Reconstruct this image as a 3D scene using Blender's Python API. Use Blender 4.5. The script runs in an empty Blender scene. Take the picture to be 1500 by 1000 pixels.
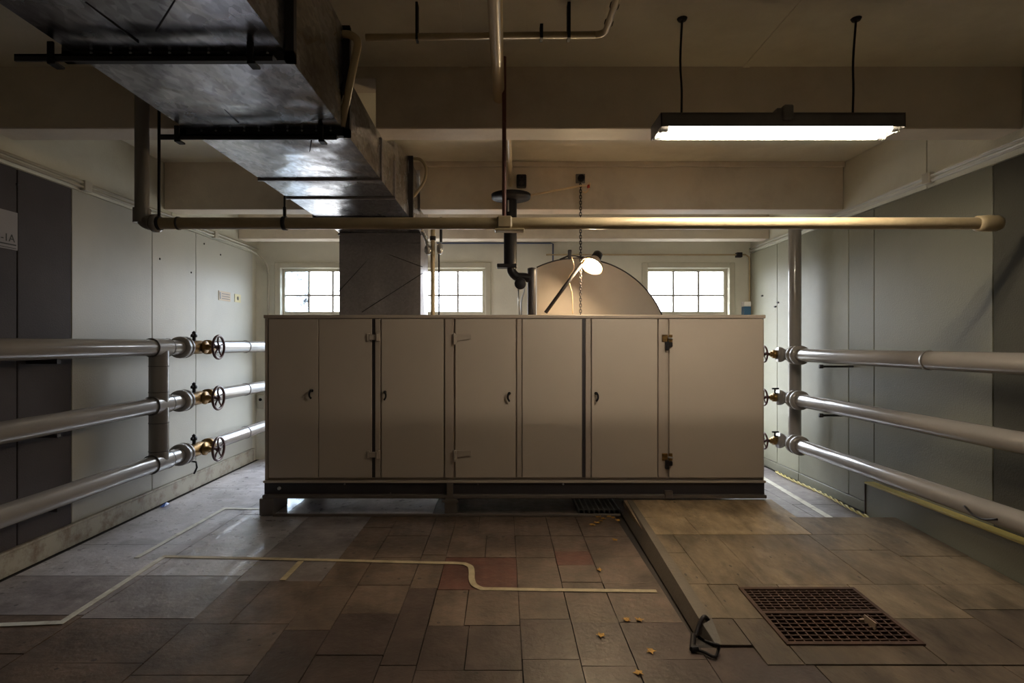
import bpy, bmesh, math, random
from mathutils import Vector, Matrix
random.seed(7)
PI = math.pi
sc = bpy.context.scene
COL = sc.collection

# ------------------------------------------------------------------ camera, sky, exposure
F, U0, V0, H = 820.0, 738.0, 503.0, 1.55          # focal length in px, vanishing point, lens height
cd = bpy.data.cameras.new('camera')
cam = bpy.data.objects.new('camera', cd); COL.objects.link(cam)
cam.location = (0, 0, H); cam.rotation_euler = (PI/2, 0, 0)
cd.sensor_width = 36.0; cd.lens = 36.0*F/1500.0
cd.shift_x = (750-U0)/1500.0; cd.shift_y = (V0-500)/1500.0
cd.clip_start = 0.05; cd.clip_end = 200
sc.camera = cam

SKY = 46.0
TUBE = 110.0
BULB = 640.0
w = bpy.data.worlds.new('sky'); sc.world = w; w.use_nodes = True
nt = w.node_tree; nt.nodes.clear()
out = nt.nodes.new('ShaderNodeOutputWorld'); bg = nt.nodes.new('ShaderNodeBackground')
tc = nt.nodes.new('ShaderNodeTexCoord'); sx = nt.nodes.new('ShaderNodeSeparateXYZ')
cr = nt.nodes.new('ShaderNodeValToRGB')           # overcast sky: three times brighter overhead than at the horizon
e = cr.color_ramp.elements
e[0].position = .485; e[0].color = (.11, .11, .11, 1)
e[1].position = .515; e[1].color = (.30, .31, .33, 1)
e.new(1.0).color = (.87, .92, 1.0, 1)
mr = nt.nodes.new('ShaderNodeMapRange'); mr.inputs[1].default_value = -1; mr.inputs[2].default_value = 1
nt.links.new(tc.outputs['Generated'], sx.inputs[0]); nt.links.new(sx.outputs['Z'], mr.inputs[0])
nt.links.new(mr.outputs[0], cr.inputs[0]); nt.links.new(cr.outputs[0], bg.inputs[0])
bg.inputs[1].default_value = SKY
nt.links.new(bg.outputs[0], out.inputs[0])

sc.view_settings.view_transform = 'Standard'; sc.view_settings.look = 'None'
sc.view_settings.exposure = 0.0; sc.view_settings.gamma = 1.0
sc.view_settings.use_curve_mapping = False
sc.cycles.max_bounces = 10; sc.cycles.diffuse_bounces = 6; sc.cycles.glossy_bounces = 4
sc.cycles.sample_clamp_indirect = 8.0

# ------------------------------------------------------------------ helpers
def at(u, v, Y):                                   # point of the room seen at a pixel, at depth Y
    return Vector(((u-U0)*Y/F, Y, H+(V0-v)*Y/F))
def fl(u, v, z=0.0):                               # point on a level floor
    Y = (H-z)*F/(v-V0)
    return Vector(((u-U0)*Y/F, Y, z))
OFF = {}
class MB:
    def __init__(s): s.bm = bmesh.new()
    def _sm(s, faces, smooth):
        for f in faces: f.smooth = smooth
    def box(s, x0, x1, y0, y1, z0, z1, bev=0.0, M=None):
        r = bmesh.ops.create_cube(s.bm, size=1.0)
        vs = r['verts']
        for v in vs:
            v.co = Vector(((x0+x1)/2+v.co.x*(x1-x0), (y0+y1)/2+v.co.y*(y1-y0), (z0+z1)/2+v.co.z*(z1-z0)))
        if M is not None:
            for v in vs: v.co = M @ v.co
        if bev > 0:
            es = list({e for v in vs for e in v.link_edges})
            bmesh.ops.bevel(s.bm, geom=es, offset=bev, segments=1, affect='EDGES')
        return s
    def hexa(s, P):                                # 8 corners: bottom 4, top 4
        v = [s.bm.verts.new(p) for p in P]
        for q in ((3,2,1,0),(4,5,6,7),(0,1,5,4),(1,2,6,5),(2,3,7,6),(3,0,4,7)):
            s.bm.faces.new([v[i] for i in q])
        return s
    def poly(s, pts):
        s.bm.faces.new([s.bm.verts.new(p) for p in pts]); return s
    def prism(s, pts, d):                          # polygon swept by vector d
        d = Vector(d); a = [s.bm.verts.new(p) for p in pts]; b = [s.bm.verts.new(Vector(p)+d) for p in pts]
        n = len(pts)
        s.bm.faces.new(a); s.bm.faces.new(b[::-1])
        for i in range(n): s.bm.faces.new((a[i], b[i], b[(i+1)%n], a[(i+1)%n]))
        return s
    def lathe(s, p, axis, prof, n=20, smooth=True):  # prof: (distance along axis, radius)
        p = Vector(p); a = Vector(axis).normalized()
        t = Vector((0,0,1)) if abs(a.z) < .9 else Vector((1,0,0))
        e1 = a.cross(t).normalized(); e2 = a.cross(e1)
        rings = []
        for (d, r) in prof:
            if r <= 1e-6: rings.append([s.bm.verts.new(p+a*d)])
            else: rings.append([s.bm.verts.new(p+a*d+(e1*math.cos(2*PI*k/n)+e2*math.sin(2*PI*k/n))*r) for k in range(n)])
        for A, B in zip(rings[:-1], rings[1:]):
            for k in range(n):
                k2 = (k+1) % n
                if len(A) == 1 and len(B) == 1: continue
                if len(A) == 1: f = s.bm.faces.new((A[0], B[k2], B[k]))
                elif len(B) == 1: f = s.bm.faces.new((A[k], A[k2], B[0]))
                else: f = s.bm.faces.new((A[k], A[k2], B[k2], B[k]))
                f.smooth = smooth
        return s
    def cyl(s, a, b, r, n=20, r2=None):
        a = Vector(a); b = Vector(b); L = (b-a).length; r2 = r if r2 is None else r2
        rings = s.lathe(a, b-a, [(0, r), (L, r2)], n)
        s.lathe(a, b-a, [(0, 0), (0, r)], n, False); s.lathe(a, b-a, [(L, r2), (L, 0)], n, False)
        return s
    def tube(s, pts, r, n=10, closed=False):
        pts = [Vector(p) for p in pts]; m = len(pts); rings = []
        up = None
        for i in range(m):
            if closed: d = pts[(i+1)%m]-pts[i-1]
            else: d = pts[min(i+1, m-1)]-pts[max(i-1, 0)]
            d.normalize()
            if up is None:
                up = Vector((0,0,1)) if abs(d.z) < .9 else Vector((1,0,0))
            e1 = d.cross(up)
            if e1.length < 1e-4: e1 = d.orthogonal()
            e1.normalize(); e2 = e1.cross(d).normalized(); up = e2
            rings.append([s.bm.verts.new(pts[i]+(e1*math.cos(2*PI*k/n)+e2*math.sin(2*PI*k/n))*r) for k in range(n)])
        pairs = list(zip(rings[:-1], rings[1:])) + ([(rings[-1], rings[0])] if closed else [])
        for A, B in pairs:
            for k in range(n):
                s.bm.faces.new((A[k], A[(k+1)%n], B[(k+1)%n], B[k])).smooth = True
        if not closed:
            s.bm.faces.new(rings[0][::-1]); s.bm.faces.new(rings[-1])
        return s
    def build(s, name, mat, parent=None, loc=None):
        bm = s.bm
        bmesh.ops.recalc_face_normals(bm, faces=bm.faces)
        o = Vector((0,0,0))
        if parent is not None: o = OFF[parent.name]
        elif loc is not None: o = Vector(loc)
        for v in bm.verts: v.co -= o
        me = bpy.data.meshes.new(name); bm.to_mesh(me); bm.free()
        me.materials.append(mat)
        ob = bpy.data.objects.new(name, me); COL.objects.link(ob)
        if parent is not None: ob.parent = parent
        elif loc is not None: ob.location = o
        OFF[ob.name] = o
        return ob
def arc(c, r, a0, a1, e1, e2, n=8):
    c = Vector(c); e1 = Vector(e1); e2 = Vector(e2)
    return [c+(e1*math.cos(a0+(a1-a0)*k/n)+e2*math.sin(a0+(a1-a0)*k/n))*r for k in range(n+1)]
def smooth_path(P, n=6):                           # Catmull-Rom
    P = [Vector(p) for p in P]; Q = [P[0]*2-P[1]]+P+[P[-1]*2-P[-2]]; R = []
    for i in range(1, len(Q)-2):
        for k in range(n):
            t = k/n; a, b, c, d = Q[i-1], Q[i], Q[i+1], Q[i+2]
            R.append(.5*((2*b)+(c-a)*t+(2*a-5*b+4*c-d)*t*t+(3*b-a-3*c+d)*t**3))
    R.append(P[-1]); return R
def tag(o, label, cat, group=None):
    o['label'] = label; o['category'] = cat
    if group: o['group'] = group
    return o
def thing(name, label, cat, loc, group=None):
    o = bpy.data.objects.new(name, None); COL.objects.link(o); o.location = loc
    o.empty_display_size = .1
    OFF[o.name] = Vector(loc); return tag(o, label, cat, group)
def struct(o): o['kind'] = 'structure'; return o
def dup(root, loc, label, group=None):
    r = root.copy(); COL.objects.link(r); r.location = loc; r['label'] = label
    if group: r['group'] = group
    OFF[r.name] = Vector(loc)
    for ch in list(root.children):
        c = ch.copy(); COL.objects.link(c); c.parent = r; OFF[c.name] = Vector(loc)
        for g in list(ch.children):
            d = g.copy(); COL.objects.link(d); d.parent = c; OFF[d.name] = Vector(loc)
    return r

# ------------------------------------------------------------------ materials
def mat(name, col, rough=.5, metal=0.0, var=.12, scale=3.0, bump=0.0, bscale=40.0, spec=.5,
        dirt=None, dirt_amt=.5, dirt_scale=1.5, rvar=0.0, objvar=0.0, stretch=None, coat=0.0, specks=0.0):
    m = bpy.data.materials.new(name); m.use_nodes = True
    t = m.node_tree; N = t.nodes; L = t.links; b = N['Principled BSDF']
    b.inputs['Roughness'].default_value = rough; b.inputs['Metallic'].default_value = metal
    b.inputs['Specular IOR Level'].default_value = spec
    b.inputs['Coat Weight'].default_value = coat
    g = N.new('ShaderNodeNewGeometry'); src = g.outputs['Position']
    if stretch:
        mp = N.new('ShaderNodeMapping'); mp.inputs['Scale'].default_value = stretch
        L.new(src, mp.inputs[0]); src = mp.outputs[0]
    def noise(sc_, det=6, ro=.6):
        n = N.new('ShaderNodeTexNoise'); n.inputs['Scale'].default_value = sc_
        n.inputs['Detail'].default_value = det; n.inputs['Roughness'].default_value = ro
        L.new(src, n.inputs['Vector']); return n.outputs['Fac']
    def mrange(x, a, b_, c, d):
        n = N.new('ShaderNodeMapRange'); L.new(x, n.inputs[0])
        for i, q in enumerate((a, b_, c, d)): n.inputs[i+1].default_value = q
        return n.outputs[0]
    def mixc(fac, A, B, mode='MIX'):
        n = N.new('ShaderNodeMix'); n.data_type = 'RGBA'; n.blend_type = mode
        if isinstance(fac, float): n.inputs[0].default_value = fac
        else: L.new(fac, n.inputs[0])
        for k, q in ((6, A), (7, B)):
            if isinstance(q, tuple): n.inputs[k].default_value = (*q, 1)
            else: L.new(q, n.inputs[k])
        return n.outputs[2]
    dark = tuple(c*(1-var) for c in col); light = tuple(min(1, c*(1+var)) for c in col)
    nf = noise(scale)
    c = mixc(mrange(nf, .3, .7, 0, 1), dark, light)
    if objvar:
        oi = N.new('ShaderNodeObjectInfo')
        v = N.new('ShaderNodeHueSaturation'); L.new(c, v.inputs['Color'])
        L.new(mrange(oi.outputs['Random'], 0, 1, 1-objvar, 1+objvar), v.inputs['Value'])
        c = v.outputs[0]
    if dirt:
        d = mrange(noise(dirt_scale, 9, .7), .48, .68, 0, dirt_amt)
        c = mixc(d, c, dirt)
    if specks:                                      # trodden grime and small dark spots
        c = mixc(mrange(noise(.9, 8, .75), .42, .66, 0, .75), c, tuple(q*.35 for q in col))
        c = mixc(mrange(noise(2.1, 10, .8), .56, .70, 0, .45), c, tuple(min(1, q*1.7) for q in col))
        v = N.new('ShaderNodeTexVoronoi'); v.inputs['Scale'].default_value = 9; v.inputs['Randomness'].default_value = 1
        L.new(src, v.inputs['Vector'])
        sp_ = N.new('ShaderNodeSeparateColor'); L.new(v.outputs['Color'], sp_.inputs[0])
        th = N.new('ShaderNodeMath'); th.operation = 'MULTIPLY'; th.inputs[1].default_value = .13; L.new(sp_.outputs[0], th.inputs[0])
        lt = N.new('ShaderNodeMath'); lt.operation = 'LESS_THAN'; L.new(v.outputs['Distance'], lt.inputs[0]); L.new(th.outputs[0], lt.inputs[1])
        ml = N.new('ShaderNodeMath'); ml.operation = 'MULTIPLY'; ml.inputs[1].default_value = specks; L.new(lt.outputs[0], ml.inputs[0])
        c = mixc(ml.outputs[0], c, (.012, .009, .008))
    L.new(c, b.inputs['Base Color'])
    if rvar: L.new(mrange(noise(scale*2.3), .3, .7, rough-rvar, rough+rvar), b.inputs['Roughness'])
    if bump:
        bn = N.new('ShaderNodeBump'); bn.inputs['Strength'].default_value = bump
        bn.inputs['Distance'].default_value = .01
        L.new(noise(bscale, 4), bn.inputs['Height']); L.new(bn.outputs[0], b.inputs['Normal'])
    return m
def emit(name, col, s):
    m = bpy.data.materials.new(name); m.use_nodes = True; b = m.node_tree.nodes['Principled BSDF']
    b.inputs['Base Color'].default_value = (*col, 1)
    b.inputs['Emission Color'].default_value = (*col, 1); b.inputs['Emission Strength'].default_value = s
    return m
def galvanised(name, col=(.47,.47,.50), metal=1.0, ro=(.16,.34)):
    m = bpy.data.materials.new(name); m.use_nodes = True; t = m.node_tree; N = t.nodes; L = t.links
    b = N['Principled BSDF']; b.inputs['Metallic'].default_value = metal
    g = N.new('ShaderNodeNewGeometry')
    v = N.new('ShaderNodeTexVoronoi'); v.inputs['Scale'].default_value = 55
    mp = N.new('ShaderNodeMapping'); mp.inputs['Scale'].default_value = (1, .45, 1)
    k1, k2 = (.72, 1.2) if metal > .9 else (.9, 1.08)
    L.new(g.outputs['Position'], mp.inputs[0]); L.new(mp.outputs[0], v.inputs['Vector'])
    n = N.new('ShaderNodeTexNoise'); n.inputs['Scale'].default_value = 2.2; n.inputs['Detail'].default_value = 7
    L.new(g.outputs['Position'], n.inputs['Vector'])
    r1 = N.new('ShaderNodeMapRange'); L.new(n.outputs['Fac'], r1.inputs[0])
    for i, q in enumerate((.3, .7, *ro)): r1.inputs[i+1].default_value = q
    L.new(r1.outputs[0], b.inputs['Roughness'])
    mx = N.new('ShaderNodeMix'); mx.data_type = 'RGBA'
    sp = N.new('ShaderNodeSeparateColor'); L.new(v.outputs['Color'], sp.inputs[0])
    L.new(sp.outputs[0], mx.inputs[0])
    mx.inputs[6].default_value = (*[c*k1 for c in col], 1); mx.inputs[7].default_value = (*[min(1, c*k2) for c in col], 1)
    L.new(mx.outputs[2], b.inputs['Base Color'])
    w1 = N.new('ShaderNodeTexNoise'); w1.inputs['Scale'].default_value = 2.6; w1.inputs['Detail'].default_value = 2
    L.new(g.outputs['Position'], w1.inputs['Vector'])
    bp = N.new('ShaderNodeBump'); bp.inputs['Strength'].default_value = .55; bp.inputs['Distance'].default_value = .045
    L.new(w1.outputs['Fac'], bp.inputs['Height']); L.new(bp.outputs[0], b.inputs['Normal'])
    return m
def glass_mat(name, tint, frost):
    m = bpy.data.materials.new(name); m.use_nodes = True; t = m.node_tree; N = t.nodes; L = t.links
    N.remove(N['Principled BSDF']); o = N['Material Output']
    tr = N.new('ShaderNodeBsdfTransparent'); gl = N.new('ShaderNodeBsdfGlossy'); gl.inputs['Roughness'].default_value = .15
    ms = N.new('ShaderNodeMixShader'); ms.inputs[0].default_value = .05
    g = N.new('ShaderNodeNewGeometry'); n = N.new('ShaderNodeTexNoise'); n.inputs['Scale'].default_value = 4.5
    n.inputs['Detail'].default_value = 12; n.inputs['Roughness'].default_value = .8
    L.new(g.outputs['Position'], n.inputs['Vector'])
    cr = N.new('ShaderNodeValToRGB'); e = cr.color_ramp.elements
    e[0].position = .36; e[0].color = (*[c*frost for c in tint], 1); e[1].position = .56; e[1].color = (*tint, 1)
    L.new(n.outputs['Fac'], cr.inputs[0]); L.new(cr.outputs[0], tr.inputs[0])
    L.new(tr.outputs[0], ms.inputs[1]); L.new(gl.outputs[0], ms.inputs[2]); L.new(ms.outputs[0], o.inputs[0])
    return m

M = {}
M['wall'] = mat('cream wall paint', (.62,.60,.50), .55, var=.07, bump=.25, bscale=70, dirt=(.30,.26,.2), dirt_amt=.3)
M['panel'] = mat('cream wall board', (.46,.45,.40), .45, var=.06, bump=.2, bscale=90, dirt=(.36,.34,.28), dirt_amt=.25, objvar=.05)
M['panel_r'] = mat('half lit green wall board', (.23,.225,.17), .45, var=.06, bump=.2, bscale=90, dirt=(.33,.32,.24), dirt_amt=.25, objvar=.05)  # right-wall tones: daylight fading from the far end is put into the paint
M['panel_rm'] = mat('half shaded green wall board', (.185,.18,.135), .45, var=.07, bump=.2, bscale=90, dirt=(.14,.14,.1), dirt_amt=.3)
M['panel_rf'] = mat('daylit green wall board', (.33,.325,.25), .45, var=.06, bump=.2, bscale=90, dirt=(.2,.2,.14), dirt_amt=.25)
M['panel_rd'] = mat('shaded olive wall board', (.07,.066,.05), .7, spec=.2, var=.1, bump=.2, bscale=90, dirt=(.05,.05,.035), dirt_amt=.4)  # near boards darkened to stand for the dim end of the room
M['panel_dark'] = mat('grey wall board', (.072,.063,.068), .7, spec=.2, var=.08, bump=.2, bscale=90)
M['wallf'] = mat('cream far wall paint', (.74,.72,.62), .55, var=.06, bump=.2, bscale=70)
M['soffit'] = mat('pale ceiling paint', (.84,.79,.65), .6, var=.08, scale=1.6, bump=.15, bscale=60, dirt=(.5,.42,.3), dirt_amt=.35, dirt_scale=.9)
M['ceil'] = mat('buff ceiling paint', (.70,.61,.50), .6, var=.1, scale=1.6, bump=.15, bscale=60, dirt=(.3,.2,.14), dirt_amt=.35, dirt_scale=.9)
M['skirt'] = mat('scuffed skirting paint', (.40,.375,.31), .5, var=.1, dirt=(.16,.10,.06), dirt_amt=.85, dirt_scale=7)
M['grout'] = mat('dark screed', (.035,.028,.025), .8)
M['tile'] = mat('dim worn floor board', (.085,.058,.050), .42, var=.3, scale=6, bump=.35, bscale=25, dirt=(.03,.02,.018), dirt_amt=.75, dirt_scale=3.5, rvar=.1, objvar=.09, specks=.7)  # foreground boards: dimness put into the colour, besides the wear
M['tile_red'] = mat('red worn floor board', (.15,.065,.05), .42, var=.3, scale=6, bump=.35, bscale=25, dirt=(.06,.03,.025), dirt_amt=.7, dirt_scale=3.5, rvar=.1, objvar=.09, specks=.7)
M['tile_daylit'] = mat('daylit worn floor sheet', (.55,.52,.545), .33, var=.25, scale=5, bump=.35, bscale=22, dirt=(.12,.10,.10), dirt_amt=.7, dirt_scale=3, rvar=.1, objvar=.09, specks=.7, spec=1.0, coat=.35)  # window light put into the base colour of the left sheets
M['plat_near'] = mat('dim plywood sheet', (.125,.092,.065), .45, var=.3, scale=5, bump=.3, bscale=22, dirt=(.035,.025,.017), dirt_amt=.8, dirt_scale=3.2, rvar=.08, objvar=.09, stretch=(1.6,.7,1), specks=.7)  # nearest raised sheets, darkened in colour for the dim foreground
M['tile_dusty_lit'] = mat('dusty half lit floor board', (.17,.12,.092), .42, var=.3, scale=6, bump=.35, bscale=25, dirt=(.04,.03,.022), dirt_amt=.75, dirt_scale=3.5, rvar=.1, objvar=.09, specks=.7)  # dust, plus a middle step of the floor's painted light
M['plat_mid'] = mat('worn half lit plywood sheet', (.20,.15,.098), .45, var=.3, scale=5, bump=.3, bscale=22, dirt=(.05,.035,.022), dirt_amt=.75, dirt_scale=3.2, rvar=.08, objvar=.09, stretch=(1.6,.7,1), specks=.7)
M['tile_mid'] = mat('half daylit floor sheet', (.30,.265,.27), .38, var=.25, scale=5, bump=.35, bscale=22, dirt=(.06,.045,.045), dirt_amt=.75, dirt_scale=3, rvar=.1, objvar=.09, specks=.7, spec=.8, coat=.2)  # painted falloff step between the daylit sheets and the dim boards
M['plat'] = mat('tan lit plywood sheet', (.46,.335,.20), .45, var=.3, scale=5, bump=.3, bscale=22, dirt=(.08,.055,.035), dirt_amt=.7, dirt_scale=3.2, rvar=.08, objvar=.09, stretch=(1.6,.7,1), specks=.7)  # sheets by the unit lightened in colour as if lit
M['kerb'] = mat('grey concrete kerb', (.15,.122,.095), .6, var=.2, bump=.3)
M['tape'] = mat('faded yellow floor tape', (.48,.40,.26), .55, var=.15, scale=12, dirt=(.25,.2,.12), dirt_amt=.6, dirt_scale=9)
M['tape_w'] = mat('faded white floor tape', (.68,.66,.58), .55, var=.15, scale=12, dirt=(.25,.2,.15), dirt_amt=.6, dirt_scale=9)
M['cab'] = mat('beige cabinet enamel', (.49,.415,.345), .42, var=.04, scale=1.2, bump=.04, bscale=30)
M['cab_trim'] = mat('beige cabinet frame enamel', (.43,.36,.30), .4, var=.04)
M['base'] = mat('black steel channel', (.035,.03,.034), .45, var=.2)
M['lip'] = mat('brown steel lip', (.13,.105,.09), .45, var=.2)
M['black'] = mat('black enamel', (.012,.010,.012), .5, spec=.25)
M['iron'] = mat('dark iron', (.035,.03,.033), .5, metal=.4, var=.2)
M['rust'] = mat('rusty steel', (.075,.04,.028), .6, metal=.3, var=.3, scale=18)
M['redpipe'] = mat('red oxide paint', (.12,.035,.025), .5, var=.2)
M['pipe'] = mat('grey beige pipe paint', (.24,.217,.20), .20, var=.05, coat=.3)
M['pipe_dark'] = mat('dark joint sealant', (.07,.06,.055), .6)
M['cross'] = mat('buff pipe paint', (.52,.41,.25), .32, var=.12, scale=9, bump=.08)
M['conduit'] = mat('cream conduit paint', (.48,.45,.38), .4)
M['brass'] = mat('tarnished brass', (.27,.16,.055), .42, metal=.9, var=.35, scale=25, dirt=(.03,.018,.013), dirt_amt=.95, dirt_scale=11)
M['wheel'] = mat('maroon handwheel enamel', (.10,.035,.03), .4, var=.2)
M['gal'] = galvanised('galvanised sheet steel')
M['gal_dark'] = galvanised('dull galvanised sheet steel', (.30,.275,.285), .5, (.35,.5))
M['steel'] = mat('bright steel', (.55,.55,.56), .3, metal=1.0, var=.15)
M['fixture'] = mat('grey lamp housing enamel', (.16,.145,.14), .45)
M['reflector'] = mat('white reflector enamel', (.85,.82,.72), .35)
M['tube'] = emit('fluorescent tube', (1.0,.88,.69), TUBE)
M['bulb'] = emit('work lamp bulb', (1.0,.76,.46), BULB)
M['fan'] = mat('taupe fan casing paint', (.32,.275,.235), .45, var=.06)
M['frame'] = mat('cream window paint', (.55,.52,.42), .5, var=.08)
M['sash'] = mat('grey steel sash paint', (.34,.33,.31), .45)
M['glass'] = glass_mat('window glass', (.94,.95,.95), .7)
M['glass_dirty'] = glass_mat('streaked blue window glass', (.85,.93,1.0), .022)
M['paper'] = mat('grey notice paper', (.30,.28,.29), .7)
M['ink'] = mat('black ink', (.01,.01,.01), .6)
M['sign'] = mat('tan sign plate', (.50,.38,.24), .5)
M['signy'] = mat('pale yellow sign plate', (.62,.55,.30), .5)
M['blue'] = mat('blue carton', (.03,.10,.19), .5)
M['blue_scrap'] = mat('blue plastic film', (.05,.12,.45), .35)
M['tab'] = mat('worn tan steel', (.30,.22,.16), .5)
M['white'] = mat('white card', (.65,.65,.62), .5)
M['cord'] = mat('pale cord', (.85,.66,.42), .6)
M['red'] = mat('red plastic', (.5,.05,.03), .4)
M['leaf'] = mat('dry yellow leaf', (.50,.27,.05), .6, var=.3, scale=30)
M['yellow'] = mat('yellow trim paint', (.55,.45,.14), .45)
M['hose'] = mat('tan hose', (.36,.29,.18), .4)
M['bluepipe'] = mat('dull blue pipe', (.10,.13,.22), .4)
M['pit'] = mat('dark pit', (.015,.011,.012), .9)

# ------------------------------------------------------------------ the room
XL, XR, YF, YB, ZC = -3.32, 3.32, 7.55, -2.5, 3.32
GX0, GX1, GY0, GY1 = 1.455, 2.14, 2.865, 3.43      # floor grate opening
b = MB()
zt = -.014
b.box(XL-.3, GX0, YB-.2, YF+.3, -.2, zt); b.box(GX1, XR+.3, YB-.2, YF+.3, -.2, zt)
b.box(GX0, GX1, YB-.2, GY0, -.2, zt); b.box(GX0, GX1, GY1, YF+.3, -.2, zt); b.box(GX0-.05, GX1+.05, GY0-.05, GY1+.05, -.6, -.5)
b.box(GX0-.05, GX0, GY0, GY1, -.5, -.2); b.box(GX1, GX1+.05, GY0, GY1, -.5, -.2)
b.box(GX0, GX1, GY0-.05, GY0, -.5, -.2); b.box(GX0, GX1, GY1, GY1+.05, -.5, -.2)
floor = struct(b.build('floor', M['grout']))
def Yv(v): return H*F/(v-V0)
G = .0024
def tile(x0, x1, y0, y1, m, par=None, zf=None, name='floor_board'):
    dz = random.uniform(-.003, 0)
    j = lambda: random.uniform(-.002, .002)
    c = [(x0+G+j(), y0+G+j()), (x1-G+j(), y0+G+j()), (x1-G+j(), y1-G+j()), (x0+G+j(), y1-G+j())]
    z = zf or (lambda y: 0.0)
    B = MB().hexa([(x, y, z(y)-.05 if zf else -.02) for x, y in c]+[(x, y, z(y)+dz) for x, y in c])
    return B.build(name, m, par or floor)
R = random.random
def rows(x0, x1, ys, m, split=0.0, reds=()):
    for i, (a, c) in enumerate(zip(ys[:-1], ys[1:])):
        mm = m if i not in reds else M['tile_red']
        if mm is M['tile'] and a > 3.0: mm = M['tile_dusty_lit']  # boards beyond the foreground take the lighter tone, as painted light
        if split and R() < split:
            q = x0+(x1-x0)*random.uniform(.38, .62); tile(x0, q, a, c, mm); tile(q, x1, a, c, mm)
        else: tile(x0, x1, a, c, mm)
yc = 5.08
rows(-3.27, -2.40, [1.6, 2.25, 2.80, 3.20], M['tile_dusty_lit'])
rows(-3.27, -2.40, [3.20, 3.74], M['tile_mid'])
rows(-3.27, -2.40, [3.74, 4.32, 5.20, 6.02, 6.9, 7.5], M['tile_daylit'])
rows(-2.40, -1.75, [1.6, 2.3, 2.72, 3.16], M['tile_dusty_lit'])
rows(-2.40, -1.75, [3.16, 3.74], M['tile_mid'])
rows(-2.40, -1.75, [3.74, 4.32, yc], M['tile_daylit'])
rows(-2.40, -1.98, [yc, 5.9, 6.6, 7.5], M['tile_daylit'])
rows(-1.98, -1.55, [yc, 5.75, 6.5, 7.5], M['tile_daylit']); rows(-1.55, -.65, [yc, 6.2, 7.5], M['tile_daylit']); rows(-.65, .68, [yc, 6.3, 7.5], M['tile'])
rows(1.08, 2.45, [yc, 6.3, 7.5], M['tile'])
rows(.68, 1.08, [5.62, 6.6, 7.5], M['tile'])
rows(-1.75, -1.19, [1.6, 2.2, 2.62, 3.10, 3.66], M['tile_dusty_lit'], .2)
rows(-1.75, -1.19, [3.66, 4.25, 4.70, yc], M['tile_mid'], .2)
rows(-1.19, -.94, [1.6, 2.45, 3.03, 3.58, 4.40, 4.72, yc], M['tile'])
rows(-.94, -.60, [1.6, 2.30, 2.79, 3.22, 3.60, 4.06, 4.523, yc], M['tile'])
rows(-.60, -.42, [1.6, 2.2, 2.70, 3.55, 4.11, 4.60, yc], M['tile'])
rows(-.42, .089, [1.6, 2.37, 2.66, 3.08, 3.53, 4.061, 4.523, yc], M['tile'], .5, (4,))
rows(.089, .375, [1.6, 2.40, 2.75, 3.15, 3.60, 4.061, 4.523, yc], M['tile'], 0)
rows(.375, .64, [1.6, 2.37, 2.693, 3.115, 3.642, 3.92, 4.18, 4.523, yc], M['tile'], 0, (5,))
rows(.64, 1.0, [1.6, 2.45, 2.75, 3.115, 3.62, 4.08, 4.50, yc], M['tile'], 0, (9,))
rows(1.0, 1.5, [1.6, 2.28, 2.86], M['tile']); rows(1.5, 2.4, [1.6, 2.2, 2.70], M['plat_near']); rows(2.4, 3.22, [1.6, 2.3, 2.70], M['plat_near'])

# raised sheets on the right, falling gently towards the camera
PB, PA = .0574, -.152
def pz(y): return max(PA+PB*y, .004)
def py_(v): return (H-PA)/(PB+(v-V0)/F)
PF = yc+.0
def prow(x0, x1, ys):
    for a, c in zip(ys[:-1], ys[1:]): tile(x0, x1, a, c, M['plat' if a > 4.0 and x1 < 2.5 else 'plat_mid' if c > 3.45 else 'plat_near'], zf=pz, name='floor_sheet')  # sheet tone picked by depth: light falloff painted into the colour
y757, y782, y855, y905 = py_(757), py_(782), py_(855), py_(905)
prow(1.08, 1.45, [y757, PF]); prow(1.45, 2.43, [y757, PF])
prow(1.08, 1.50, [y782, y757]); prow(1.50, 2.36, [y782, y757]); prow(2.36, 3.24, [y782, y757])
prow(1.08, 1.29, [y855, 3.95, y782]); prow(1.29, 1.62, [y855, y782]); prow(1.62, 2.32, [y855, y782]); prow(2.32, 2.76, [y855, 4.0, y782]); prow(2.76, 3.24, [y855, 3.9, y782])
prow(1.08, 1.27, [2.86, y905, y855]); prow(1.27, GX0, [2.70, y905, y855])
prow(GX0, 1.70, [GY1, y855]); prow(1.70, 2.14, [GY1, y855])
prow(GX1, 2.62, [2.70, y905, y855]); prow(2.62, 3.24, [2.70, 3.2, y855]); prow(GX0, GX1, [2.70, GY0])
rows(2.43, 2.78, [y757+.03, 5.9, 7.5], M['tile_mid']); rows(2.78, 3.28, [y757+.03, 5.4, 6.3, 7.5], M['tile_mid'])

# left wall with its boards
b = MB().box(XL-.2, XL-.02, YB-.2, YF+.3, -.2, ZC+.2)
wl = struct(b.build('wall_left', M['wall']))
zl = 2.74
def lboard(y0, y1, m, z0=.17, z1=zl, t=.0, nm='wall_board'):
    return MB().box(XL-.03, XL+t, y0+.004, y1-.004, z0, z1, .003).build(nm, m, wl)
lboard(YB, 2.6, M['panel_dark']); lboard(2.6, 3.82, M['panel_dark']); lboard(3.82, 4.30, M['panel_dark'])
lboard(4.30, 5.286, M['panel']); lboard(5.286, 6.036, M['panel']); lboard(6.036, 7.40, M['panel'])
for y0, y1 in ((YB, 3.6), (3.6, 5.6), (5.6, YF)): lboard(y0, y1, M['wall'], zl+.008, ZC, -.004, 'upper_wall_board')
b = MB().box(XL-.03, XL+.02, YB, 7.40, 0, .150, .004).box(XL-.03, XL+.028, YB, 7.40, .150, .170, .004)
struct(b.build('baseboard_left', M['skirt']))
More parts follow.
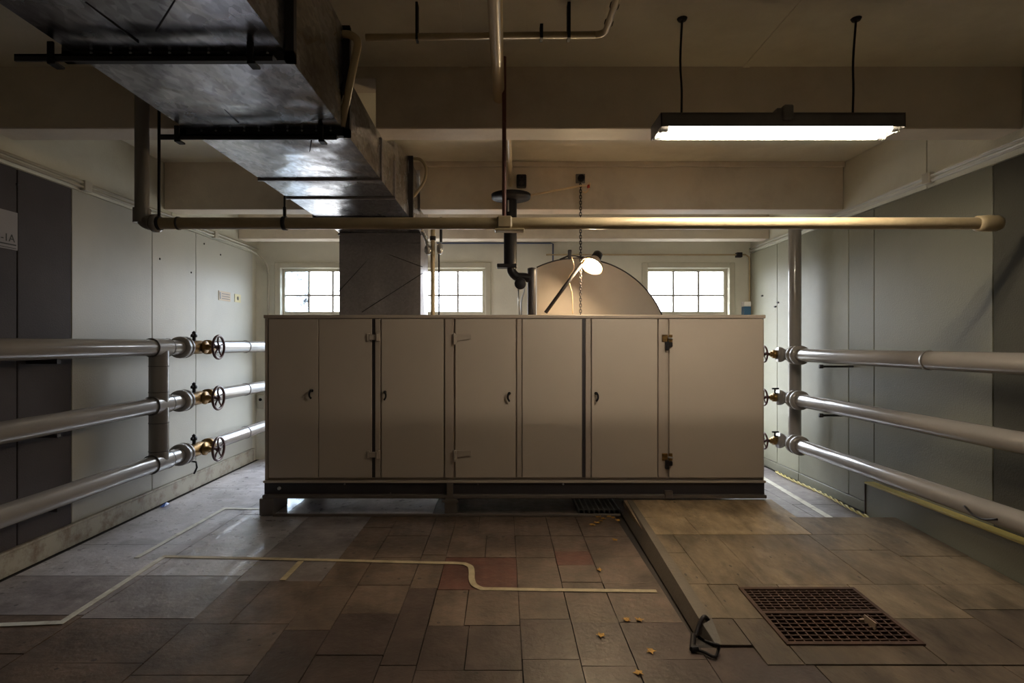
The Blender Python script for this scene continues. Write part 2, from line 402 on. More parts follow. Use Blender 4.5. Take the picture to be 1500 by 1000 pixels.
for (u, v) in ((234, 379), (280, 399), (299, 357), (323, 373), (25, 270)):
    Y = XL*F/(u-U0); p = at(u, v, Y)
    MB().lathe((XL-.002, p.y, p.z), (1,0,0), [(0,.012),(.006,.010),(.008,0)], 8).build('wall_plug', M['black'], wl)
# right wall
b = MB().box(XR+.02, XR+.2, YB-.2, YF+.3, -.2, ZC+.2)
wr = struct(b.build('wall_right', M['wall']))
def rboard(y0, y1, m, z0=.0, z1=2.76, t=.0, nm='wall_board'):
    return MB().box(XR-t, XR+.03, y0+.004, y1-.004, z0, z1, .003).build(nm, m, wr)
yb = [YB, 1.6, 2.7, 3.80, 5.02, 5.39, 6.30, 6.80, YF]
for a, c in zip(yb[:-1], yb[1:]): rboard(a, c, M['panel_rf'] if a > 6.2 else M['panel_r'] if a > 5.3 else M['panel_rm'] if a > 3.7 else M['panel_rd'], z0=.10 if a > 5 else .0)  # board colour steps with depth, imitating the light's falloff along the wall
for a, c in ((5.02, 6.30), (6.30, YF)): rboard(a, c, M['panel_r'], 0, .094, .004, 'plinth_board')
for y0, y1 in ((YB, 4.4), (4.4, YF)): rboard(y0, y1, M['wall'], 2.768, ZC, -.004, 'upper_wall_board')
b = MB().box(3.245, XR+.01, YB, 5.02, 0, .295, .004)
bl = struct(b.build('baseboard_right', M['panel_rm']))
MB().box(3.232, XR, YB, 5.02, .296, .312, .003).build('trim_strip', M['yellow'], bl)
MB().box(3.236, 3.3, 5.018, 5.03, 0, .312, .002).build('trim_end', M['lip'], bl)
for (u, v) in ((1113, 481), (1117, 433), (1136, 449), (1140, 443)):
    Y = XR*F/(u-U0); p = at(u, v, Y)
    MB().box(XR-.012, XR+.002, p.y-.02, p.y+.02, p.z-.01, p.z+.01, .003).build('wall_plug', M['black'], wr)
# far wall with three window openings
s = YF/F
WIN = [(407, 531), (590, 716), (943, 1072)]
wz0, wz1 = .50, H+(V0-388)*s  # sill lowered unseen behind the cabinet for extra floor light
b = MB(); xs = XL-.2
for (a, c) in WIN:
    x0, x1 = (a-U0)*s, (c-U0)*s
    b.box(xs, x0, YF, YF+.25, wz0, wz1); xs = x1
b.box(xs, XR+.2, YF, YF+.25, wz0, wz1)
b.box(XL-.2, XR+.2, YF, YF+.25, -.2, wz0); b.box(XL-.2, XR+.2, YF, YF+.25, wz1, ZC+.2)
struct(b.build('wall_far', M['wallf']))
struct(MB().box(XL-.2, XR+.2, YB-.2, YB, -.2, ZC+.2).build('wall_near', M['wall']))
# ceiling and beams, the beams notched for the duct
DX0, DX1, DZ = -1.66, -.84, 2.67
ceil = struct(MB().box(XL-.2, XR+.2, YB-.2, YF+.3, ZC, ZC+.2).build('ceiling', M['soffit']))
def beam(name, y0, y1, z, notch):
    b = MB()
    if notch:
        b.box(XL, DX0-.02, y0, y1, z, ZC+.01, .006); b.box(DX1+.02, XR, y0, y1, z, ZC+.01, .006); b.box(DX0-.03, DX1+.03, y0, y1, 3.245, ZC+.01)
    else: b.box(XL, XR, y0, y1, z, ZC+.01, .006)
    return struct(b.build(name, M['ceil']))
beam('trim_1', 3.58, 3.79, 2.925, True)
beam('trim_2', 5.47, 5.68, 2.86, True)
beam('trim_3', 7.0, 7.2, 2.86, False)
struct(MB().box(DX1+.03, XR, 5.44, 5.47, 3.27, ZC, .004).build('trim_4', M['ceil']))
# ceiling board joints as raised cover strips
for x in (-.25, 1.55):
    MB().box(x-.02, x+.02,   .4, 3.58, ZC-.006, ZC+.01).build('cover_strip', M['soffit'], ceil)
MB().box(.02, .30, 1.7, 2.62, ZC-.008, ZC+.01).build('rough_ceiling_tile', mat('rough plaster tile', (.46,.38,.29), .8, bump=1.0, bscale=45), ceil)

# ------------------------------------------------------------------ windows
for wi, (a, c) in enumerate(WIN):
    x0, x1 = (a-U0)*s, (c-U0)*s
    b = MB()
    fw = .045
    for q in ((x0-.03, x0+fw, wz0-.02, wz1+.03), (x1-fw, x1+.03, wz0-.02, wz1+.03), (x0+fw, x1-fw, wz1-fw, wz1+.03), (x0-.05, x1+.05, wz0-.03, wz0+.02)):
        b.box(q[0], q[1], YF-.035, YF+.12, q[2], q[3], .006)
    wn = struct(b.build('window_%d' % (wi+1), M['frame']))
    gx0, gx1, gz0, gz1 = x0+.075, x1-.09, H+(V0-456)*s, H+(V0-397)*s
    b = MB()
    gzl = gz0-.045; gzb = wz0+.07
    for q in ((x0+fw, gx0, wz0, wz1-fw), (gx1, x1-fw, wz0, wz1-fw), (gx0, gx1, gz1, wz1-fw), (gx0, gx1, gzl, gz0), (gx0, gx1, wz0+.02, gzb)):
        b.box(q[0], q[1], YF+.05, YF+.09, q[2], q[3], .004)
    b.build('sash', M['frame'], wn)
    zm = H+(V0-432)*s; zm2 = (gzl+gzb)/2
    for (za, zc_, zb) in ((gzb, zm2, gzl), (gz0, zm, gz1)):  # lower rows added out of sight behind the unit, to light the floor
        for k in (1, 2):
            xm = gx0+(gx1-gx0)*k/3
            MB().box(xm-.013, xm+.013, YF+.045, YF+.09, za, zb, .003).build('glazing_bar', M['sash'], wn)
        MB().box(gx0, gx1, YF+.05, YF+.085, zc_-.011, zc_+.011, .003).build('glazing_bar', M['sash'], wn)
        for k in range(3):
            for (z0_, z1_) in ((za, zc_), (zc_, zb)):
                xa, xb = gx0+(gx1-gx0)*k/3, gx0+(gx1-gx0)*(k+1)/3
                MB().box(xa, xb, YF+.066, YF+.071, z0_, z1_).build('pane', M['glass_dirty' if wi == 0 and k == 0 else 'glass'], wn)
    ld = bpy.data.lights.new('sky_portal', 'AREA'); ld.shape = 'RECTANGLE'; ld.size = x1-x0; ld.size_y = wz1-wz0
    ld.cycles.is_portal = True
    lo = bpy.data.objects.new('sky_portal', ld); COL.objects.link(lo)
    lo.location = ((x0+x1)/2, YF+.2, (wz0+wz1)/2); lo.rotation_euler = (-PI/2, 0, 0)

# ------------------------------------------------------------------ air handling unit
YC = 5.09; SC = F/YC
cx = lambda u: (u-U0)/SC
cz = lambda v: H+(V0-v)/SC
AX0, AX1 = cx(388), cx(1119)
ZT, ZB0, ZB1 = cz(461), cz(703), cz(728)            # top, body bottom, base bottom
YK = 6.45
ahu = thing('air_handling_unit', 'long beige steel air handling cabinet with seven tall fronts on a black base', 'air handler', ((AX0+AX1)/2, YC, 0))
MB().box(AX0+.01, AX1-.01, YC+.02, YK, ZB0, ZT-.03, .004).build('cabinet_body', M['cab_trim'], ahu)
MB().box(AX0-.01, AX1+.012, YC-.012, YK+.01, ZT-.032, ZT, .005).build('top_panel', M['cab_trim'], ahu)
b = MB().box(AX0, AX0+.03, YC-.002, YC+.04, ZB0, ZT-.034, .003).build('corner_post', M['cab_trim'], ahu)
b = MB().box(AX1-.012, AX1, YC-.002, YC+.04, ZB0, ZT-.034, .003).build('corner_post', M['cab_trim'], ahu)
MB().box(AX0-.01, AX1+.01, YC-.02, YK, ZB0-.022, ZB0, .003).build('bottom_rail', M['cab_trim'], ahu)
MB().box(AX0-.006, AX1+.006, YC+.004, YK, ZB1+.03, ZB0-.022).build('base_channel', M['base'], ahu)
MB().box(AX0-.006, AX1+.006, YC-.045, YK, ZB1, ZB1+.03, .004).build('base_flange', M['lip'], ahu)
MB().box(cx(383), cx(403), YC-.05, YC+.30, .0, ZB1, .006).build('foot', M['lip'], ahu)
MB().box(cx(652), cx(670), YC-.05, YC+.16, .0, ZB1, .004).box(cx(648), cx(672), YC-.06, YC+.16, ZB1-.03, ZB1-.012).build('foot', M['lip'], ahu)
for x in (AX0+.02, -.5):
    MB().box(x, x+.12, YK-.3, YK, 0, ZB1, .004).build('foot', M['lip'], ahu)
MB().box(AX1-.3, AX1-.1, YC+.1, YK, pz(YC), ZB1).build('foot', M['lip'], ahu)
MB().box(cx(655), cx(664), YC-.05, YC, ZB1, ZB0-.022, .003).build('base_stiffener', M['lip'], ahu)
MB().box(cx(972), cx(983), YC-.06, YC-.02, ZB1+.005, ZB1+.07, .003).build('base_clip', M['lip'], ahu)
def bolt(u, v, r=.012, m='lip'):
    p = at(u, v, YC)
    MB().lathe((p.x, YC+.006, p.z), (0,-1,0), [(0,r),(.012,r*.9),(.016,r*.5),(.017,0)], 10).build('bolt', M[m], ahu)
bolt(409, 715, .018, 'steel'); bolt(505, 709, .008, 'steel'); bolt(825, 709, .01, 'steel'); bolt(398, 706, .007, 'steel'); bolt(572, 722, .007); bolt(700, 709, .007)
ZD0, ZD1 = cz(699), cz(467)
def front(u0, u1, name, label=None, y=0.0):
    o = MB().box(cx(u0), cx(u1), YC-.012-y, YC+.03, ZD0, ZD1, .004).build(name, M['cab'], ahu)
    return o
d1 = front(394, 466.6, 'door'); p1 = front(467.6, 545, 'front_panel')
MB().box(cx(550), cx(557.5), YC-.016, YC+.03, ZD0, ZD1, .004).build('mullion', M['cab_trim'], ahu)
d2 = front(559, 650, 'door')
MB().box(cx(652), cx(664.5), YC-.016, YC+.03, ZD0, ZD1, .004).build('mullion', M['cab_trim'], ahu)
d3 = front(667, 755.5, 'door')
MB().box(cx(757), cx(764), YC-.010, YC+.03, ZD0, ZD1, .004).build('mullion', M['cab_trim'], ahu)
p2 = front(765, 852.5, 'front_panel', y=-.004)
MB().box(cx(857.5), cx(865), YC-.010, YC+.03, ZD0, ZD1, .004).build('mullion', M['cab_trim'], ahu)
d4 = front(866.5, 962.5, 'door')
MB().box(cx(964), cx(976), YC-.012, YC+.03, ZD0, ZD1, .004).build('mullion', M['cab_trim'], ahu)
d5 = front(980, 1117, 'door')
for u0, u1 in ((545, 550), (853, 857)):
    MB().box(cx(u0), cx(u1), YC+.0, YC+.032, ZD0, ZD1).build('gap_seal', M['base'], ahu)
def handle(door, u, v, flip=1):
    p = at(u, v, YC-.012)
    B = MB().lathe((p.x, YC-.012, p.z+.025), (0,-1,0), [(0,.014),(.01,.014),(.013,.009),(.03,.009)], 10)
    pts = [(p.x, YC-.040, p.z+.035), (p.x+.012*flip, YC-.046, p.z+.01), (p.x+.012*flip, YC-.046, p.z-.02), (p.x-.002*flip, YC-.040, p.z-.045)]
    B.tube(smooth_path(pts, 4), .0085, 8); B.build('door_handle', M['black'], door)
handle(d1, 457, 576, -1); handle(d2, 564, 578); handle(d3, 746, 580, -1); handle(d4, 873, 580)
def side_hinge(u, v):                              # squat bracket bridging the dark gap
    x, z = cx(u), cz(v)
    B = MB().box(x-.06, x-.035, YC-.03, YC-.005, z-.035, z+.035, .004).box(x-.04, x+.03, YC-.034, YC-.015, z-.025, z+.025, .004)
    B.box(x+.02, x+.055, YC-.04, YC-.008, z-.035, z+.045, .006); B.cyl((x+.035, YC-.045, z-.03), (x+.035, YC-.045, z+.03), .009, 8)
    B.build('hinge', M['cab_trim'], d2)
side_hinge(548, 494); side_hinge(548, 665)
def strap_hinge(v):
    x, z = cx(666), cz(v)
    B = MB().box(x-.012, x+.02, YC-.04, YC-.008, z-.045, z+.04, .004)
    B.prism([(x+.018, YC-.012, z-.025), (x+.15, YC-.012, z-.008), (x+.15, YC-.012, z+.032), (x+.018, YC-.012, z+.036)], (0,-.014,0))
    B.cyl((x, YC-.038, z-.06), (x, YC-.038, z+.045), .010, 8)
    B.build('hinge', M['cab_trim'], d3)
strap_hinge(495); strap_hinge(665)
def latch(v):
    x, z = cx(977), cz(v)
    pl = MB().box(x-.05, x+.0, YC-.024, YC-.008, z-.01, z+.055, .003).box(x+.01, x+.045, YC-.022, YC-.010, z-.015, z+.055, .003).build('latch', M['brass'], d5)
    MB().box(x-.025, x+.008, YC-.05, YC-.02, z-.085, z-.005, .006).box(x+.006, x+.04, YC-.045, YC-.014, z-.055, z-.012, .006).build('latch_lever', M['black'], ahu)
    MB().cyl((x-.005, YC-.045, z+.025), (x+.04, YC-.045, z+.02), .008, 8).build('latch_pin', M['steel'], ahu)
latch(499); latch(672)

# steel grating lying under the unit
gx0, gx1, gy0, gy1 = .69, 1.06, 5.12, 5.60
gr = thing('floor_grating', 'bluish steel bar grating under the right half of the cabinet', 'grating', (gx0, gy0, 0))
for k in range(9):
    x = gx0+(gx1-gx0)*k/8
    MB().box(x-.006, x+.006, gy0, gy1, 0, .03).build('bearing_bar', M['steel'], gr)
for k in range(12):
    y = gy0+(gy1-gy0)*(k+.5)/12
    MB().box(gx0, gx1, y-.003, y+.003, .02, .032).build('cross_bar', M['steel'], gr)
# threshold angle in front of the unit
tag(MB().box(cx(404), 1.045, YC-.075, YC-.05, 0, .022, .004).build('threshold_strip', M['lip'], None, (cx(404), YC, 0)), 'low brown steel strip on the floor along the foot of the cabinet', 'threshold')

# kerb along the raised sheets
k = [fl(911, 754), fl(1016, 926)]
tf = at(921, 732, 5.04); tn = at(1027, 905, 3.0); tip = at(1050, 940, 2.90)
B = MB()
B.hexa([(k[0].x, 5.04, 0), (1.16, 5.04, 0), (1.115, 3.0, 0), (k[1].x, 3.0, 0),
        (tf.x-.012, 5.04, tf.z), (1.16, 5.04, tf.z), (1.115, 3.0, tn.z), (tn.x-.012, 3.0, tn.z)])
B.hexa([(k[1].x, 3.0, 0), (1.115, 3.0, 0), (1.12, 2.87, 0), (1.085, 2.87, 0),
        (tn.x-.012, 3.0, tn.z), (1.115, 3.0, tn.z), (1.12, 2.87, .006), (1.09, 2.87, .006)])
tag(B.build('ramp_kerb', M['kerb'], None, (1.1, 4, 0)), 'long sloping concrete kerb with a chamfered near end beside the raised sheets', 'kerb')

# steel loop and strap at the tip of the kerb
hk = thing('lifting_shackle', 'black steel loop with a short strap hooked over the kerb end', 'shackle', fl(1035, 945))
sp = lambda u, v, z=.012: fl(u, v, z)
ring = [sp(1031, 938, .05), sp(1046, 943, .045), sp(1053, 945, .045), sp(1052, 952), sp(1049, 960), sp(1044, 961), sp(1030, 954), sp(1014, 950)]
MB().tube(smooth_path(ring, 4), .008, 8).build('loop', M['black'], hk)
MB().cyl(sp(1014, 951, .014), sp(1016, 930, .02), .014, 10).cyl(sp(1013, 950, .015), sp(1023, 949, .02), .016, 10).build('clasp', M['black'], hk)
B = MB(); a, c = at(1032, 905, 2.98), at(1020, 925, 2.955)
B.tube(smooth_path([at(1038, 908, 3.0), at(1031, 903, 2.985), at(1023, 918, 2.96), at(1019, 932, 2.93)], 5), .011, 8).build('strap', M['iron'], hk)

# floor drain grate
dg = thing('drain_grate', 'square rusty brown grate of small cells set in the raised floor', 'grate', (GX0, GY0, 0))
gzf = lambda y: pz(y)+.004
def gbar(x0, x1, y0, y1, dz, h, nm):
    MB().hexa([(x0, y0, gzf(y0)+dz-h), (x1, y0, gzf(y0)+dz-h), (x1, y1, gzf(y1)+dz-h), (x0, y1, gzf(y1)+dz-h),
               (x0, y0, gzf(y0)+dz), (x1, y0, gzf(y0)+dz), (x1, y1, gzf(y1)+dz), (x0, y1, gzf(y1)+dz)]).build(nm, M['rust'], dg)
for q in ((GX0-.012, GX1+.012, GY0-.012, GY0+.012), (GX0-.012, GX1+.012, GY1-.012, GY1+.012), (GX0-.012, GX0+.010, GY0, GY1), (GX1-.010, GX1+.012, GY0, GY1)):
    gbar(*q, .004, .06, 'frame_bar')
ym = py_(897.5)
gbar(GX0, GX1, ym-.014, ym+.014, .003, .04, 'middle_bar')
for i in range(1, 14):
    x = GX0+(GX1-GX0)*i/14; gbar(x-.004, x+.004, GY0, GY1, -.002, .03, 'grate_bar')
for (y0, y1, n) in ((GY0, ym, 8), (ym, GY1, 9)):
    for i in range(1, n):
        y = y0+(y1-y0)*i/n; gbar(GX0, GX1, y-.004, y+.004, .0, .025, 'grate_bar')
lx = (1266-U0)*3.08/F
MB().box(lx, lx+.007, 2.985, 3.085, gzf(3.03)-.01, gzf(3.03)+.034, .002).box(lx-.02, lx+.03, 3.08, 3.095, gzf(3.03)-.01, gzf(3.03)+.006).build('lift_tab', M['tab'], dg)

# tape on the floor
def tape(pts, wd, name, m, label, z=.0035):
    pts = [Vector((p[0], p[1], 0)) for p in pts]; B = MB(); n = len(pts); Ls = []
    for i in range(n):
        d0 = (pts[i]-pts[max(i-1, 0)]); d1 = (pts[min(i+1, n-1)]-pts[i])
        d = ((d0.normalized() if d0.length else Vector())+(d1.normalized() if d1.length else Vector())).normalized()
        nn = Vector((-d.y, d.x, 0))
        cs = 1.0
        if d0.length and d1.length: cs = max(.6, nn.dot(Vector((-d1.normalized().y, d1.normalized().x, 0))))
        Ls.append((pts[i]+nn*wd/2/cs, pts[i]-nn*wd/2/cs))
    for (a, b_), (c, d_) in zip(Ls[:-1], Ls[1:]):
        Q = [a, b_, d_, c]
        B.hexa([(q.x, q.y, .0015) for q in Q]+[(q.x, q.y, z) for q in Q])
    return tag(B.build(name, m, None, (pts[0].x, pts[0].y, 0)), label, 'floor tape')
P = [fl(*q) for q in ((238, 815), (350, 817.5), (480, 820.5), (600, 823.5), (672, 825))]
P += smooth_path([fl(*q) for q in ((680, 825.6), (689, 830), (691, 838), (691, 848), (695, 857), (706, 862.5))], 4) + [fl(800, 864), fl(962, 866)]
tape(P, .040, 'floor_tape', M['tape'], 'yellow tape line on the floor with an S bend before the cabinet')
tape([fl(441, 822), fl(414, 850)], .040, 'floor_tape', M['tape'], 'short yellow tape stub branching off the S bend line', .004)
tape([fl(238, 816.5), fl(90, 912), fl(-40, 917)], .040, 'floor_tape', M['tape_w'], 'pale tape line running towards the viewer by the left wall', .004)
tape([fl(200, 817), fl(329, 744.5), fl(380, 745.5)], .040, 'floor_tape', M['tape_w'], 'pale angled tape line on the floor beside the left cabinet foot')
tape([(3.02, 7.0), (2.88, y757+.03)], .065, 'floor_tape', M['tape_w'], 'straight white tape strip on the floor right of the cabinet')

# fallen leaves
def leaf(p, a, r, g):
    B = MB(); n = 7; pts = []
    c = Vector(p)
    out_ = [(0, 1), (.35, .45), (.9, .35), (.5, -.1), (.6, -.7), (0, -.45), (-.6, -.7), (-.5, -.1), (-.9, .35), (-.35, .45)]
    m_ = Matrix.Rotation(a, 3, 'Z')
    v = [c+m_ @ Vector((x*r, y*r, random.uniform(.0, .35)*r)) for x, y in out_]
    top = v; B.prism(top, (0, 0, .0015)); o = B.build('leaf', M['leaf'], None, c)
    return tag(o, g, 'leaf')
zone = [(876, 757), (884, 760), (891, 756), (880, 763), (898, 758), (868, 769), (874, 766), (905, 762)]
words_ = ['lowest yellow leaf at the left tip of the leaf litter by the kerb', 'second yellow leaf from the left tip of the leaf litter', 'third yellow leaf from the left, highest on the left of the litter', 'fourth yellow leaf from the left in the leaf litter',
          'fifth yellow leaf from the left in the leaf litter', 'sixth yellow leaf from the left, closest to the threshold strip', 'seventh yellow leaf from the left in the leaf litter', 'rightmost yellow leaf of the litter, against the kerb']
for q, lb in zip(sorted(zone), words_):
    o = leaf(fl(*q, .002), R()*6, random.uniform(.022, .034), lb); o['group'] = 'leaf litter by the kerb'
for (u, v, lb) in ((901, 791, 'yellow leaf on the floor just below the leaf litter'), (918, 908, 'left leaf of a pair on the bare floor beside the kerb'), (936, 908, 'right leaf of a pair on the bare floor beside the kerb'),
                   (880, 931, 'largest curled yellow leaf left of the black loop'), (954, 954, 'yellow leaf between the large curled leaf and the black loop'), (935, 986, 'yellow leaf nearest the viewer at the bottom of the floor'), (878, 835, 'pale leaf on the floor above the yellow tape line')):
    leaf(fl(u, v, .002), R()*6, .028, lb)

# ------------------------------------------------------------------ galvanised duct
duct = thing('air_duct', 'galvanised sheet steel air duct with flanged joints dropping into the cabinet', 'duct', (-1.25, 3.5, DZ))
YD = [.9, 2.16, 2.94, 3.81, 4.29, 4.97, 6.20]
def section(y0, y1, za, zb, mid=None, crease=.010, name='duct_section', mt='gal'):
    B = MB(); bm = B.bm
    def quad(p, n, cr):
        p = [Vector(q) for q in p]; c = sum(p, Vector())/4+Vector(n)*cr
        vs = [bm.verts.new(q) for q in p]; cv = bm.verts.new(c)
        for i in range(4): bm.faces.new((vs[i], vs[(i+1)%4], cv))
    x0, x1, z = DX0, DX1, DZ
    quad([(x0,y0,z),(x1,y0,z),(x1,y1,z),(x0,y1,z)], (0,0,-1), crease)
    quad([(x1,y0,z),(x1,y0,za),(x1,y1,zb),(x1,y1,z)], (1,0,0), crease)
    quad([(x0,y0,z),(x0,y1,z),(x0,y1,zb),(x0,y0,za)], (-1,0,0), crease)
    quad([(x0,y0,za),(x0,y1,zb),(x1,y1,zb),(x1,y0,za)], (0,0,1), crease)
    quad([(x0,y0,z),(x0,y0,za),(x1,y0,za),(x1,y0,z)], (0,-1,0), 0); quad([(x0,y1,z),(x1,y1,z),(x1,y1,zb),(x0,y1,zb)], (0,1,0), 0)
    bmesh.ops.remove_doubles(bm, verts=bm.verts, dist=1e-5)
    return B.build(name, M[mt], duct)
section(.9, 2.155, 3.2, 3.2); section(2.165, 2.93, 3.2, 3.2)
section(2.95, 3.807, 2.99, 2.96); section(3.813, 4.287, 2.96, 3.05); section(4.293, 4.96, 3.1, 3.2)
section(4.98, 6.20, 3.2, 3.2, name='duct_section')
for y in (3.81, 4.29):
    MB().box(DX0-.012, DX1+.012, y-.008, y+.008, DZ-.014, DZ+.008).box(DX1-.004, DX1+.012, y-.008, y+.008, DZ, 2.95).build('slip_joint', M['gal_dark'], duct)
def flange(y, z1, t=.035, ov=.0):
    B = MB().box(DX0-.035, DX1+.035, y-.015, y+.015, DZ-t, DZ+.002).box(DX1-.002, DX1+.035, y-.015, y+.015, DZ-t, z1).box(DX0-.035, DX0+.002, y-.015, y+.015, DZ-t, z1).box(DX0-.035, DX1+.035, y-.015, y+.015, z1-.02, z1+.012)
    return B.build('flange', M['iron'], duct)
f1, f2 = flange(2.16, 3.2), flange(2.94, 3.2)
f3 = flange(4.97, 3.2, .02)
for (f, y) in ((f1, 2.16), (f2, 2.94)):
    for i in range(10):
        x = DX0+.08+i*.075
        MB().lathe((x, y-.015, DZ-.008), (0,-1,0), [(0,.006),(.004,.005),(.005,0)], 8).build('rivet', M['steel'], f)
for y, xe in ((2.10, 1.82), (2.90, 1.77)):
    z = DZ-.04
    r = MB().box(-xe, DX1-.02, y-.02, y+.02, z-.012, z-.004).box(-xe, DX1-.02, y-.02, y-.012, z-.03, z-.004).build('support_rail', M['iron'], duct)
    for x in (DX0-.02, DX1-.10):
        MB().box(x-.012, x+.012, y-.030, y-.020, z-.036, DZ-.001, .002).box(x-.012, x+.020, y-.030, y+.02, z-.044, z-.034, .002).build('clamp', M['black'], r)
# screw line and cross seams on the near bottom sheets
# drop into the unit
B = MB(); bm = B.bm
y0, y1, z0, z1 = 5.65, 6.20, ZT+.0, DZ
pk = Vector(((552-U0)*y0/F, y0-.012, H+(V0-366)*y0/F))
cor = [Vector((DX0, y0, z0)), Vector((DX1, y0, z0)), Vector((DX1, y0, z1)), Vector((DX0, y0, z1))]
vs = [bm.verts.new(q) for q in cor]
pa = bm.verts.new(pk); pb = bm.verts.new(Vector(((530-U0)*y0/F, y0-.001, z0))); pc = bm.verts.new(Vector((DX1, y0, H+(V0-400)*y0/F)))
pd = bm.verts.new(Vector((DX1, y0, H+(V0-388)*y0/F))); pe = bm.verts.new(Vector((DX0, y0, H+(V0-427)*y0/F)))
for f in ((vs[0], pb, pe), (pe, pb, pa), (pb, pc, pa), (pb, vs[1], pc), (pc, pd, pa), (pd, vs[2], pa), (vs[2], vs[3], pa), (vs[3], pe, pa)): bm.faces.new(f)
B.box(DX0, DX1, y0+.004, y1, z0, z1)
drop = B.build('drop_duct', M['gal_dark'], duct)
MB().box(DX0-.01, DX1+.01, y0-.014, y0+.0, DZ-.03, DZ-.008).box(DX0-.0, DX1+.0, y0-.014, y0+.0, DZ-.11, DZ-.10).build('collar', M['gal_dark'], duct)
def seam(p, q): return MB().tube([p, q], .0035, 6).build('crease_seam', M['iron'], drop)
sv = lambda u, v: at(u, v, y0-.006)
for a_, b_ in (((496, 427), (552, 366)), ((552, 366), (619, 391)), ((530, 457), (619, 400))): seam(sv(*a_), sv(*b_))
db = lambda u, v: Vector(((u-U0)*(DZ-H-.004)/(V0-v), F*(DZ-H-.004)/(V0-v), DZ-.004))
for a_, b_ in (((125, 2), (203, 62)), ((256, 0), (229, 45)), ((458, 196), (450, 243)), ((308, 139), (350, 180))): MB().tube([db(*a_), db(*b_)], .0035, 6).build('crease_seam', M['iron'], duct)

# ------------------------------------------------------------------ pipes along the walls
XP, RP = -3.10, .073
ZL = [1.513, 1.0, .484]
names = ['top', 'middle', 'bottom']
for i, z in enumerate(ZL):
    t = thing('heating_pipe', '%s of the three grey beige pipes along the left wall' % names[i], 'pipe', (XP, 5.0, z), 'pipes along the left wall')
    del t['group']
    MB().cyl((XP, -1.5, z), (XP, 4.93, z), RP, 24).build('near_run', M['pipe'], t)
    MB().cyl((XP, 5.13, z), (XP, 5.40, z), RP*.98, 24).build('reducer', M['pipe'], t)
    MB().lathe((XP, 5.33, z), (0,1,0), [(0,RP),(.0,.10),(.03,.105),(.06,.105),(.06,.08),(.08,.08),(.08,.105),(.11,.105),(.11,.06)], 24).build('flange', M['pipe'], t)
    MB().lathe((XP, 5.39, z), (0,1,0), [(0,.084),(.02,.084)], 24).build('gasket', M['black'], t)
    MB().cyl((XP, 5.88, z), (XP, 7.5, z), RP*.98, 24).build('far_run', M['pipe'], t)
    for y in (6.70,): MB().lathe((XP, y, z), (0,1,0), [(0,RP),(0,RP+.003),(.012,RP+.003),(.012,RP)], 24).build('joint_ring', M['pipe_dark'], t)
    for y in (1.9, 3.9): MB().box(XP-.217, XP-.0, y-.015, y+.015, z-RP-.03, z-RP+.002).build('wall_bracket', M['iron'], t)
    # gate valve
    g = thing('gate_valve', 'brass gate valve with maroon handwheel on the %s left pipe' % names[i], 'valve', (XP, 5.67, z))
    MB().lathe((XP, 5.44, z), (0,1,0), [(0,0),(0,.075),(.03,.075),(.03,.055),(.10,.05),(.16,.068),(.28,.068),(.34,.05),(.40,.055),(.40,.075),(.45,.075),(.45,0)], 20).build('valve_body', M['brass'], g)
    MB().lathe((XP+.03, 5.67, z), (1,0,0), [(0,.05),(.035,.05),(.035,.065),(.055,.065),(.055,.032),(.085,.03),(.095,.022),(.12,.02),(.12,0)], 12).build('bonnet', M['brass'], g)
    MB().cyl((XP+.14, 5.67, z), (XP+.23, 5.67, z), .011, 10).build('stem', M['iron'], g)
    MB().cyl((XP, 5.60, z+.06), (XP, 5.60, z+.12), .016, 10).lathe((XP, 5.60, z+.10), (0,0,1), [(0,.03),(.02,.032),(.04,.016),(.05,.018),(.065,0)], 10).cyl((XP-.0, 5.56, z+.12), (XP, 5.64, z+.12), .012, 8).build('bleed_valve', M['black'], g)
    wx = XP+.21; Wc = Vector((wx, 5.67, z)); r = .115
    hw = MB().tube(arc(Wc, r, 0, 2*PI*23/24, (0,1,0), (0,0,1), 23), .013, 8, True).build('handwheel', M['wheel'], g)
    B = MB().lathe(Wc-Vector((.02,0,0)), (1,0,0), [(0,0),(0,.024),(.04,.022),(.04,0)], 12)
    for k in range(5):
        a = 2*PI*k/5+.3; d = Vector((0, math.cos(a), math.sin(a)))
        B.tube([Wc+d*.015, Wc+d*.06+Vector((-.008,0,0)), Wc+d*r], .0085, 6)
    B.build('spokes', M['wheel'], hw)
t = thing('riser_pipe', 'vertical grey beige pipe tying the three left pipes together', 'pipe', (XP, 5.03, .4))
MB().cyl((XP, 5.03, ZL[2]), (XP, 5.03, ZL[0]), .080, 24).build('riser', M['pipe'], t)
for z in ZL:
    MB().cyl((XP, 4.92, z), (XP, 5.15, z), .083, 24).build('tee', M['pipe'], t)
    for y in (4.915, 5.15): MB().lathe((XP, y, z), (0,1,0), [(0,.07),(0,.085),(.006,.085),(.006,.07)], 24).build('joint_ring', M['pipe_dark'], t)
for v in (536, 574, 619, 660):
    z = H+(V0-v)*5.03/F
    MB().lathe((XP, 5.03, z-.003), (0,0,1), [(0,.078),(0,.083),(.006,.083),(.006,.078)], 24).build('joint_ring', M['pipe_dark'], t)
hk = at(280, 683, 5.62)
tag(MB().tube([(XP-.1, 5.66, hk.z+.05), (XP+.0, 5.64, hk.z+.04), (XP+.02, 5.62, hk.z-.01), (XP+.0, 5.60, hk.z-.07)], .009, 8).build('pipe_hook', M['black'], None, (XP, 5.62, hk.z)), 'small bent black hook beneath the bottom left valve', 'hook')

